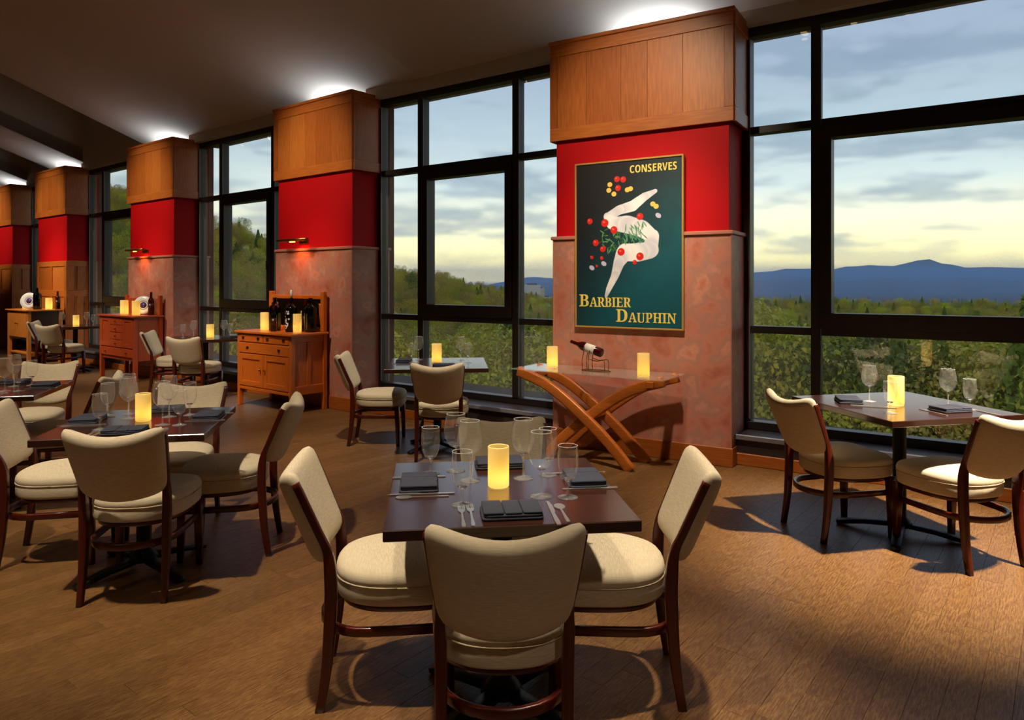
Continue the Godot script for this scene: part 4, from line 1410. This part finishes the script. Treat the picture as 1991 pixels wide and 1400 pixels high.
func leafy_mesh(seed_: int, n: int, leaf: float, shape: int) -> ArrayMesh:
	# crown of many small leaf sprays round a few lobes, unit size (about 1 across, 1.1 tall), with bare trunk and limbs
	var r := RandomNumberGenerator.new()
	r.seed = seed_
	var st := tool()
	var lobes := []
	if shape == 0:
		for k in 9:
			lobes.append([Vector3(r.randf_range(-0.28, 0.28), r.randf_range(0.42, 0.92), r.randf_range(-0.28, 0.28)), r.randf_range(0.16, 0.26)])
	for k in n:
		var c: Vector3
		var out: Vector3
		if shape == 0:
			var l: Array = lobes[r.randi() % lobes.size()]
			out = Vector3(r.randfn(), r.randfn() * 0.9 + 0.25, r.randfn()).normalized()
			c = l[0] + out * l[1] * (0.55 + 0.45 * sqrt(r.randf()))
		else:
			# conifer: skirts of sprays that narrow to the tip
			var y := pow(r.randf(), 0.8)
			var a := r.randf() * TAU
			out = Vector3(cos(a), -0.15, sin(a)).normalized()
			c = Vector3(0, 0.12 + y * 1.0, 0) + out * (0.30 * (1.0 - y) + 0.02) * (0.5 + 0.5 * r.randf())
		var s := leaf * r.randf_range(0.6, 1.3)
		var nrm := (out + Vector3(r.randfn(), r.randfn(), r.randfn()) * 0.55).normalized()
		var u := nrm.cross(Vector3(r.randfn(), r.randfn(), r.randfn())).normalized()
		var v := nrm.cross(u)
		st.set_color(Color(1, 1, 1).darkened(r.randf() * 0.35))
		var p0 := c + u * s
		var p1 := c + v * s * 0.55
		var p2 := c - u * s
		var p3 := c - v * s * 0.55
		tri(st, p0, p1, p2, nrm)
		tri(st, p0, p2, p3, nrm)
	return st.commit()

func trunk_mesh(seed_: int, limbs: int) -> ArrayMesh:
	var r := RandomNumberGenerator.new()
	r.seed = seed_
	var st := tool()
	tube([Vector3(0, -0.15, 0), Vector3(0.01, 0.2, 0), Vector3(0, 0.5, 0.01), Vector3(0, 0.85, 0)], 0.022, 0.022, 6, st, Vector3.RIGHT, false, [1.2, 1.0, 0.7, 0.25])
	for k in limbs:
		var a := r.randf() * TAU
		var y := r.randf_range(0.25, 0.6)
		var d := Vector3(cos(a), r.randf_range(0.7, 1.4), sin(a)).normalized()
		tube([Vector3(0, y, 0), Vector3(0, y, 0) + d * 0.16, Vector3(0, y, 0) + d * 0.36], 0.010, 0.010, 5, st, Vector3.RIGHT, false, [1.0, 0.7, 0.2])
	return done(st)

func ridge(called: String, label: String, r: float, pts: Array, m: Material, rough: float, seed_: int) -> void:
	# a mountain chain at distance r: front slope, crest and back slope; pts are [picture bearing slope x/d, height slope]
	var n := FastNoiseLite.new(); n.seed = seed_; n.frequency = 0.5; n.fractal_octaves = 4
	var rings := []
	var steps := 150
	var rows := [[-0.30, 0.0], [-0.22, 0.22], [-0.14, 0.50], [-0.07, 0.78], [0.0, 1.0], [0.09, 0.65], [0.2, 0.0]]
	for row in rows:
		var ring := []
		for i in steps + 1:
			var s := lerpf(pts[0][0], pts[-1][0], float(i) / steps)
			var e := 0.0
			for k in pts.size() - 1:
				if s >= pts[k][0] and s <= pts[k + 1][0]:
					e = lerpf(pts[k][1], pts[k + 1][1], smoothstep(0.0, 1.0, (s - pts[k][0]) / (pts[k + 1][0] - pts[k][0])))
			var jag := n.get_noise_2d(s * 60.0, row[0] * 40.0) * rough
			var spur := n.get_noise_2d(s * 25.0 + 40.0, row[0] * 12.0) * 0.12
			var d: float = r * (1.0 + row[0] + spur * 0.3)
			var hgt: float = lerpf(-0.035, e + jag, row[1])
			ring.append(Vector3(s * d, EYE + hgt * d - 2.0, -d))
		rings.append(ring)
	var o := part(called, done(sheet(rings, false, false)), m, self)
	tag(o, label, "mountain", "", "structure")

func outdoors() -> void:
	# ground
	var rings := []
	var rs := [10.0, 25.0, 45.0, 80.0, 130.0, 200.0, 280.0, 360.0, 430.0, 520.0, 700.0, 900.0, 1200.0, 1700.0, 2600.0, 4200.0, 7000.0, 11000.0]
	for r in rs:
		var ring := []
		for k in 61:
			var th := lerpf(-85.0, 85.0, k / 60.0)
			ring.append(Vector3(r * sin(deg_to_rad(th)), land(r, th) if r > 12.0 else -9.0, -r * cos(deg_to_rad(th))))
		rings.append(ring)
	var leaf_litter := mat(Color(0.30, 0.27, 0.15), 1.0)
	var g := part("terrain", done(sheet(rings, false, false)), leaf_litter, self)
	tag(g, "wooded valley floor and hillside outside the windows", "terrain", "", "structure")
	# far mountains
	var forest_slope := mat(Color(0.34, 0.35, 0.27), 1.0)
	var px := func(x: float) -> float: return (x - 995.0) / FOCAL
	var py := func(y: float) -> float: return (550.0 - y) / FOCAL
	var crest_pts := []
	for q in [[-900, 545], [600, 548], [850, 556], [935, 556], [985, 546], [1030, 538], [1080, 541], [1160, 545], [1300, 532], [1400, 534], [1475, 529], [1530, 523], [1560, 521], [1605, 525], [1650, 518], [1700, 515], [1735, 517], [1765, 511], [1803, 503], [1835, 512], [1880, 520], [1925, 519], [1990, 521], [2200, 512], [2600, 520]]:
		crest_pts.append([px.call(q[0]), py.call(q[1])])
	ridge("mountain_ridge", "mountain chain with one pointed summit on the horizon", 9000.0, crest_pts, forest_slope, 0.0012, 3)
	var low_pts := []
	for q in [[-900, 560], [900, 560], [1000, 556], [1060, 550], [1200, 548], [1350, 551], [1475, 545], [1560, 541], [1640, 547], [1720, 540], [1800, 546], [1880, 541], [1960, 545], [2200, 540], [2600, 548]]:
		low_pts.append([px.call(q[0]), py.call(q[1])])
	ridge("mountain_ridge", "lower foothills in front of the mountain chain", 6000.0, low_pts, forest_slope, 0.0010, 8)
	# bluish evening haze lying in the valley
	var air := FogVolume.new()
	air.name = "valley_haze"
	air.shape = RenderingServer.FOG_VOLUME_SHAPE_BOX
	air.size = Vector3(22000.0, 250.0, 7000.0)
	air.position = Vector3(2500.0, 35.0, -5000.0)
	var fm := FogMaterial.new()
	fm.density = 0.00022
	fm.albedo = Color(0.62, 0.78, 1.0)
	air.material = fm
	add_child(air)
	tag(air, "thin bluish haze lying over the valley before the mountains", "haze", "", "stuff")
	# woods
	var bark := mat(Color(0.20, 0.15, 0.11), 0.95)
	var kinds := []
	for k in 4: kinds.append(leafy_mesh(40 + k, 4500, 0.0115, 0))
	var conifer := leafy_mesh(60, 3500, 0.018, 1)
	var bare := leafy_mesh(70, 2200, 0.010, 0)
	var trunks := [trunk_mesh(5, 9), trunk_mesh(6, 12)]
	# linear tints of foliage: spring yellow-green, olive, bare brown, dark pine
	var tints := [Color(0.62, 0.63, 0.03), Color(0.44, 0.45, 0.04), Color(0.50, 0.36, 0.10), Color(0.09, 0.21, 0.04), Color(0.42, 0.30, 0.13), Color(0.66, 0.48, 0.05)]
	var leafm := mat(Color(1, 1, 1), 0.9)
	leafm.vertex_color_use_as_albedo = true
	leafm.backlight_enabled = true
	leafm.backlight = Color(0.7, 0.7, 0.35)
	var r := RandomNumberGenerator.new()
	r.seed = 2024
	# the nearest trees, each a thing of its own
	var words := ["yellow-green", "olive", "brown thin-leaved", "dark green", "reddish-brown bare", "golden"]
	var leaf_mats := []
	for c in tints:
		var lm := mat(c.linear_to_srgb(), 0.9)
		lm.vertex_color_use_as_albedo = true
		lm.backlight_enabled = true
		lm.backlight = Color(0.7, 0.7, 0.35)
		leaf_mats.append(lm)
	var near := [[21.0, 40.0, 2, 12.0], [33.5, 41.0, 5, 12.5], [27.0, 58.0, 0, 15.0], [38.5, 62.0, 1, 15.0], [17.5, 66.0, 3, 17.0],
		[-11.0, 40.0, 4, 11.0], [3.5, 42.0, 0, 11.5], [-3.5, 58.0, 1, 14.0], [-22.5, 42.0, 2, 11.0], [-30.0, 60.0, 4, 14.0]]
	for i in near.size():
		var q: Array = near[i]
		var at := Vector3(q[1] * sin(deg_to_rad(q[0])), land(q[1], q[0]), -q[1] * cos(deg_to_rad(q[0])))
		var where := "beyond the mountain window" if q[0] > 10.0 else ("beyond the window with the two-seat table" if q[0] > -14.0 else "beyond the hillside window")
		var t := thing("tree", "%s tree growing close below, %s" % [words[q[2]], where], "tree", at, r.randf() * TAU, "nearest trees outside")
		t.scale = Vector3.ONE * q[3]
		part("trunk", trunks[i % 2], bark, t)
		part("crown", conifer if q[2] == 3 else (bare if q[2] == 4 else kinds[i % 4]), leaf_mats[q[2]], t)
	# the rest of the woods
	var sets := []
	for k in 6: sets.append([])
	for k in 15000:
		var th := r.randf_range(-62.0, 48.0)
		var d := 36.0 * pow(100.0, pow(r.randf(), 0.85))
		var kind := 0
		var roll := r.randf()
		var east := smoothstep(-6.0, 14.0, th)
		# brown woods on the hill, greener and mixed below the mountain view
		if roll < 0.34 - 0.16 * east: kind = 2
		elif roll < 0.52 - 0.12 * east: kind = 4
		elif roll < 0.66: kind = 1
		elif roll < 0.80: kind = 3
		elif roll < 0.90: kind = 5
		else: kind = 0
		var size := r.randf_range(8.0, 13.0) * (1.0 + smoothstep(300.0, 2500.0, d) * 0.7)
		var at := Vector3(d * sin(deg_to_rad(th)), land(d, th), -d * cos(deg_to_rad(th)))
		var mi := r.randi() % 4
		if kind == 3 and r.randf() < 0.6: mi = 4
		elif kind == 4: mi = 5
		var tr := Transform3D(Basis(Vector3.UP, r.randf() * TAU).scaled(Vector3(size, size * r.randf_range(0.85, 1.2), size)), at)
		sets[mi].append([tr, tints[kind].lerp(tints[r.randi() % 6], 0.25) * r.randf_range(0.75, 1.25)])
	var names := ["forest", "forest", "forest", "forest", "pine_forest", "bare_forest"]
	var texts := ["mixed spring woods filling the valley and the hillside", "mixed spring woods filling the valley and the hillside", "mixed spring woods filling the valley and the hillside", "mixed spring woods filling the valley and the hillside", "dark pines scattered through the woods", "bare brown trees on the hillside and in the valley"]
	for k in 6:
		var mm := MultiMesh.new()
		mm.transform_format = MultiMesh.TRANSFORM_3D
		mm.use_colors = true
		mm.mesh = conifer if k == 4 else (bare if k == 5 else kinds[k])
		mm.instance_count = sets[k].size()
		for i in sets[k].size():
			mm.set_instance_transform(i, sets[k][i][0])
			mm.set_instance_color(i, sets[k][i][1])
		var o := MultiMeshInstance3D.new()
		o.multimesh = mm
		o.material_override = leafm
		o.name = numbered(names[k])
		add_child(o)
		tag(o, texts[k], "woods", "woods outside the windows", "stuff")
	# pale town towers far down the valley, and houses among the trees
	var tower_walls := [mat(Color(0.78, 0.77, 0.75), 0.8), mat(Color(0.66, 0.65, 0.66), 0.8), mat(Color(0.72, 0.68, 0.62), 0.8)]
	var roofm := mat(Color(0.42, 0.40, 0.40), 0.9)
	var shapes := ["tallest pale tower", "broad grey block", "slim pale tower", "low cream block", "stepped grey tower", "small pale block"]
	var tw := [[1034.0, 46.0, 24.0], [1020.0, 30.0, 34.0], [1046.0, 40.0, 18.0], [1056.0, 24.0, 30.0], [1026.0, 38.0, 16.0], [1012.0, 22.0, 22.0]]
	for i in tw.size():
		var d := 1150.0 + i * 35.0
		var s: float = px.call(tw[i][0])
		var at := Vector3(s * d, -72.0 + 22.0, -d)
		var t := thing("tower_block", shapes[i] + " of the distant town below the hills", "building", at, 0.3 + 0.2 * i, "distant town")
		var hh: float = tw[i][1] + 14.0
		part("walls", box(Vector3(tw[i][2], hh, tw[i][2] * 0.7), 0.2, Vector3(0, hh / 2 - 12.0, 0)), tower_walls[i % 3], t)
		part("roof", box(Vector3(tw[i][2] * 0.6, 3.0, tw[i][2] * 0.4), 0.2, Vector3(0, hh - 10.8, 0)), roofm, t)

# ------------------------------------------------------------------ laying the tables
func lay(cx: float, cd: float, rot: float, y: float, items: Array, where: String) -> void:
	# items: [kind, x right, d away (before turning, from the table's centre), turn in degrees, what it is]
	for it in items:
		var v := Vector3(it[1], y, -it[2]).rotated(Vector3.UP, deg_to_rad(rot))
		var at := P(cx, cd) + v
		if it[0] == "candle":
			candle(at, it[4] + where, it[5] if it.size() > 5 else 1.0)
		else:
			put(it[0], at, deg_to_rad(rot + it[3]), it[4] + where)

func four_setting() -> Array:
	return [
		["candle", -0.01, 0.02, 0, "yellow candle lamp in the middle of "],
		["napkin", 0.0, -0.275, 0, "napkin at the near side of "],
		["napkin", -0.285, 0.06, 90, "napkin at the left side of "],
		["napkin", 0.30, 0.05, 90, "napkin at the right side of "],
		["napkin", 0.02, 0.30, 0, "napkin at the far side of "],
		["goblet", -0.145, -0.175, 0, "goblet standing near the forks on "],
		["wine", -0.105, 0.10, 0, "tall wine glass left of the candle on "],
		["goblet", -0.245, 0.215, 0, "goblet far left among the glasses on "],
		["wine", -0.150, 0.240, 0, "wine glass behind the left cluster on "],
		["wine", 0.090, 0.11, 0, "wine glass just right of the candle on "],
		["wine", 0.120, -0.115, 0, "wine glass nearest the spoon on "],
		["goblet", 0.205, -0.135, 0, "goblet at the near right of "],
		["goblet", 0.185, 0.14, 0, "goblet far right among the glasses on "],
		["fork", -0.150, -0.285, 0, "fork nearest the near napkin on "],
		["fork", -0.122, -0.28, 0, "fork with tines by the goblet on "],
		["knife", 0.128, -0.285, 0, "knife right of the near napkin on "],
		["spoon", 0.160, -0.285, 0, "spoon right of the near knife on "],
		["knife", -0.275, -0.045, 90, "knife below the left napkin on "],
		["spoon", -0.275, -0.075, 90, "spoon below the left napkin on "],
		["fork", -0.285, 0.165, 90, "fork above the left napkin on "],
		["fork", 0.30, -0.045, -90, "fork below the right napkin on "],
		["knife", 0.29, 0.155, -90, "knife above the right napkin on "],
	]

func _ready() -> void:
	rng.seed = 1
	make_camera()
	make_sky()
	make_materials()
	M.tabletop_glass = mat(Color(0.75, 0.82, 0.80, 0.14), 0.03)
	M.tabletop_glass.transparency = BaseMaterial3D.TRANSPARENCY_ALPHA
	# --- room lighting: ceiling spotlights over the tables and at the pillars, plus added wash and fill lamps
	var warm := Color(1.0, 0.93, 0.82)
	var aims := [
		[-1.25, 2.05, -0.45, 2.45, 0.45, 24.0, 12.0, "ceiling spotlight aimed at the left chair of the near table"],
		[-0.5, 1.9, -0.05, 2.35, 0.7, 9.0, 20.0, "ceiling spotlight aimed at the near table itself"],
		[1.0, 2.75, 0.5, 2.5, 0.45, 21.0, 12.0, "ceiling spotlight aimed at the right chair of the near table"],
		[-2.45, 2.1, -1.85, 3.4, 0.5, 28.0, 18.0, "ceiling spotlight aimed at the left table"],
		[3.25, 2.75, 2.3, 3.82, 0.3, 80.0, 20.0, "ceiling spotlight aimed at the table by the mountain window"],
		[-1.3, 4.6, -1.0, 6.2, 0.5, 17.0, 23.0, "ceiling spotlight aimed at the table between the pillars"],
		[-4.4, 5.4, -4.2, 8.9, 0.5, 26.0, 22.0, "ceiling spotlight aimed at the table by the hillside window"],
		[-4.2, 3.5, -3.4, 5.0, 0.5, 20.0, 24.0, "ceiling spotlight aimed at the far left table"],
		[-9.0, 8.4, -7.4, 11.6, 0.5, 26.0, 22.0, "ceiling spotlight aimed at the last table"],
		[0.55, 3.85, 0.9, 5.9, 0.9, 19.0, 24.0, "added ceiling spotlight washing the console and the wall under the poster"],  # wash lamps from here: added to brighten the lower pillars and furniture
		[-3.05, 6.0, -2.6, 8.2, 0.9, 13.0, 19.0, "added ceiling spotlight washing the honey sideboard"],
		[-6.6, 8.45, -5.8, 10.8, 0.9, 13.0, 19.0, "added ceiling spotlight washing the chest of drawers"],
		[-9.7, 10.9, -8.9, 13.3, 0.9, 22.0, 20.0, "added ceiling spotlight washing the panelled pillar and its sideboard"],
		[-4.5, -1.5, -4.0, -0.5, 0.4, 15.0, 42.0, "added fill spotlight over the part of the room behind the viewer"],  # fill lamps from here: added out of view to lift the general light
		[1.5, -2.5, 1.2, -1.5, 0.4, 15.0, 42.0, "added fill spotlight over the floor behind the viewer to the right"],
		[-8.5, 3.0, -8.0, 4.5, 0.4, 34.0, 46.0, "added fill spotlight over the part of the room past the left edge"],
	]
	for q in aims:
		ceiling_spot(P(q[0], q[1], ceil_y(q[0], q[1]) - 0.2), P(q[2], q[3], q[4]), q[5], q[6], warm, q[7])
	make_pillar_spots()
	# --- structure
	build_room()
	# --- furniture
	poster()
	console()
	furniture_and_tables()
	# --- the view
	outdoors()

func make_pillar_spots() -> void:
	var spots := [[0, Vector3(1.043, 0, 5.97), Vector3(-0.52, 0, -0.853)], [1, Vector3(-2.403, 0, 8.397), Vector3(-0.62, 0, -0.785)], [2, Vector3(-5.658, 0, 10.967), Vector3(-0.62, 0, -0.785)], [3, Vector3(-8.89, 0, 13.545), Vector3(-0.62, 0, -0.785)], [4, Vector3(-11.62, 0, 15.97), Vector3(-0.62, 0, -0.785)]]
	var which := ["poster pillar", "sideboard pillar", "chest of drawers pillar", "panelled pillar", "last pillar"]
	for s in spots:
		var c: Vector3 = s[1]
		var a: Vector3 = c + s[2] * 3.9
		ceiling_spot(P(a.x, a.z, ceil_y(a.x, a.z) - 0.2), P(c.x, c.z, 2.7), 20.0, 15.0, Color(1.0, 0.92, 0.78), "ceiling spotlight aimed at the head of the " + which[s[0]])

func furniture_and_tables() -> void:
	sideboard_honey()
	chest_cherry()
	sideboard_far()
	picture_lamp(1, -0.18, "brass picture lamp on the pillar above the honey sideboard")
	picture_lamp(2, -0.18, "brass picture lamp on the pillar above the chest of drawers")
	# --- on the honey sideboard
	var p: Dictionary = pillars[1]
	var xf := Transform3D(Basis(p.u, Vector3.UP, p.n), frame_of(p) * Vector3(-0.20, 0.892, 0.02))
	candle(on(xf, -0.26, 0, 0.30), "candle lamp at the left of the big dark bottles", 1.27, 1.2)
	candle(on(xf, 0.02, 0, 0.14), "candle lamp between the two big dark bottles", 1.27, 1.2)
	candle(on(xf, 0.40, 0, 0.30), "candle lamp at the right of the printed bottle", 1.27, 1.2)
	big_bottle(on(xf, -0.12, 0, 0.25), 0.3, "big dark bottle with a plain glossy side by the left candle", false, false)
	big_bottle(on(xf, 0.24, 0, 0.27), atan2(-p.u.z, p.u.x), "big dark bottle with pale leaf print and light stopper", true, true)
	big_bottle(on(xf, 0.44, 0, 0.15), 0.0, "big dark bottle partly behind the right candle lamp", false, false)
	slim_bottle(on(xf, -0.02, 0, 0.33), "slim dark bottle in front of the middle candle lamp", M.bottle_green, 1.0)
	slim_bottle(on(xf, 0.30, 0, 0.12), "slim dark bottle behind the printed bottle", M.bottle_green, 1.2)
	slim_bottle(on(xf, -0.36, 0, 0.12), "slim reddish bottle at the left end of the mirrored back", M.bottle_red, 1.1)
	# --- on the chest of drawers
	p = pillars[2]
	xf = Transform3D(Basis(p.u, Vector3.UP, p.n), frame_of(p) * Vector3(-0.08, 0.972, 0.02))
	candle(on(xf, -0.20, 0, 0.22), "left candle lamp on the chest of drawers", 1.55)
	candle(on(xf, 0.34, 0, 0.28), "right candle lamp on the chest of drawers", 1.55)
	plate_on_stand(on(xf, 0.24, 0, 0.12), 0.15, "white plate with violet mark standing on the chest of drawers", 0.14)
	slim_bottle(on(xf, 0.43, 0, 0.10), "dark red bottle beside the plate on the chest of drawers", M.bottle_red, 1.15)
	# --- on the far sideboard
	p = pillars[3]
	xf = Transform3D(Basis(p.u, Vector3.UP, p.n), frame_of(p) * Vector3(0.20, 0.972, 0.03))
	candle(on(xf, -0.27, 0, 0.34), "candle lamp at the left end of the far sideboard", 1.55)
	candle(on(xf, 0.46, 0, 0.20), "candle lamp at the right end of the far sideboard", 1.5)
	plate_on_stand(on(xf, 0.13, 0, 0.40), 0.05, "white plate with violet mark standing on the far sideboard", 0.15)
	big_bottle(on(xf, 0.38, 0, 0.36), 0.0, "dark bottle between plate and candle on the far sideboard", false, false)
	slim_bottle(on(xf, 0.50, 0, 0.07), "slim dark bottle at the right end of the far sideboard", M.bottle_red, 1.1)
	# --- tables
	make_table(-0.035, 2.44, 6.7, 0.765, "dark square table nearest the camera, laid for four")
	lay(-0.035, 2.44, 6.7, 0.75, four_setting(), "the nearest table")
	make_table(-1.885, 3.61, 10.8, 0.75, "dark square table laid for four beside the near table")
	lay(-1.885, 3.61, 10.8, 0.75, four_setting(), "the left-hand table")
	make_table(-3.47, 4.70, 15.0, 0.75, "dark square table cut off by the left edge")
	lay(-3.47, 4.70, 15.0, 0.75, four_setting(), "the table cut by the left edge")
	make_table(2.26, 4.11, 13.0, 0.84, "dark square table by the mountain window")
	lay(2.26, 4.11, 0.0, 0.75, [
		["candle", -0.02, 0.0, 0, "yellow candle lamp on ", 1.18],
		["napkin", -0.25, 0.10, 75, "folded napkin before the left chair on "],
		["napkin", 0.17, -0.20, 13, "folded napkin before the right chair on "],
		["goblet", -0.20, -0.27, 0, "goblet left of the candle on "],
		["wine", 0.24, -0.07, 0, "wine glass right of the candle on "],
		["goblet", 0.30, -0.17, 0, "goblet beside the wine glass on "],
		["wine", -0.12, 0.11, 0, "wine glass behind the goblet on "],
		["fork", -0.20, -0.05, 70, "fork below the left napkin on "],
		["knife", -0.19, -0.09, 70, "knife below the left napkin on "],
		["knife", 0.33, -0.24, 10, "knife right of the right napkin on "],
		["fork", 0.05, -0.25, 10, "fork left of the right napkin on "],
	], "the table by the mountain window")
	make_table(-0.66, 6.24, 5.0, 0.86, "dark square table at the window between the pillars")
	lay(-0.66, 6.24, 0.0, 0.75, [
		["candle", -0.01, 0.03, 0, "yellow candle lamp on ", 1.2],
		["wine", -0.20, 0.26, 0, "wine glass far left on "],
		["goblet", -0.23, 0.03, 0, "goblet on the left of "],
		["wine", 0.19, 0.24, 0, "wine glass on the right of "],
		["goblet", 0.27, 0.03, 0, "goblet on the right of "],
		["napkin", -0.31, 0.10, 90, "dark napkin on the left of "],
		["fork", -0.30, -0.06, 90, "fork on the left of "],
		["napkin", 0.08, -0.26, 0, "dark napkin behind the chair back on "],
	], "the table between the pillars")
	make_table(-3.98, 9.15, 25.0, 0.80, "dark square table at the hillside window")
	lay(-3.98, 9.15, 20.0, 0.75, [
		["candle", 0.06, -0.08, 0, "yellow candle lamp on ", 1.25],
		["wine", -0.15, 0.12, 0, "wine glass left of the candle on "],
		["goblet", -0.27, 0.05, 0, "goblet at the left of "],
		["wine", 0.22, 0.10, 0, "wine glass right of the candle on "],
		["goblet", 0.30, 0.02, 0, "goblet at the right of "],
		["napkin", 0.30, -0.15, 60, "folded napkin at the right of "],
	], "the table at the hillside window")
	make_table(-7.25, 11.7, 25.0, 0.80, "small dark table farthest back near the panelled pillar")
	lay(-7.25, 11.7, 20.0, 0.75, [
		["candle", 0.02, -0.05, 0, "yellow candle lamp on ", 1.25],
		["wine", -0.20, 0.05, 0, "wine glass left of the candle on "],
		["wine", 0.16, 0.02, 0, "wine glass right of the candle on "],
		["goblet", 0.24, 0.10, 0, "goblet right of the candle on "],
	], "the farthest table")
	# --- chairs: rear-leg point and facing
	place_chair(-0.02, 1.965, -0.03, 1.0, "cream chair in front with its back to the viewer at the nearest table")
	place_chair(-0.68, 2.58, 1.0, 0.14, "cream chair at the left side of the nearest table")
	place_chair(0.597, 2.59, -1.0, 0.08, "cream chair at the right side of the nearest table")
	place_chair(-0.05, 3.28, 0.04, -1.0, "cream chair behind the glasses of the nearest table")
	place_chair(-1.77, 3.20, -0.11, 1.0, "cream chair with its back to the viewer at the left-hand table for four")
	place_chair(-1.33, 3.95, -0.98, -0.16, "cream chair seen from the side at the right of the left-hand table")
	place_chair(-2.66, 3.745, 0.97, 0.24, "cream chair cut by the left edge, facing the left-hand table")
	place_chair(-2.05, 4.46, 0.12, -1.0, "cream chair behind the glasses of the left-hand table")
	place_chair(-2.93, 4.97, -0.96, -0.25, "chair with shaded back at right of the table cut off by left edge")
	place_chair(-3.77, 5.70, 0.2, -1.0, "chair facing the viewer behind the table cut off by the left edge")
	place_chair(1.70, 4.12, 0.97, 0.24, "cream chair left of the table by the mountain window")
	place_chair(2.46, 3.57, -0.28, 0.96, "cream chair with its back to the viewer by the mountain window")
	place_chair(-1.465, 6.48, 1.0, 0.02, "cream chair seen from the side between the sideboard and the window table")
	place_chair(-0.60, 5.74, 0.0, 1.0, "cream chair with its back to the viewer at the table between the pillars")
	place_chair(-3.92, 8.50, 0.10, 1.0, "tan-looking chair with its back to the viewer at the hillside window")
	place_chair(-4.79, 9.45, 0.97, 0.10, "cream chair beside the chest of drawers, facing the hillside window table")
	place_chair(-7.22, 11.05, 0.15, 1.0, "pale chair with its back to the viewer at the farthest table")
	place_chair(-8.02, 11.95, 0.95, 0.2, "pale chair at the left of the farthest table")
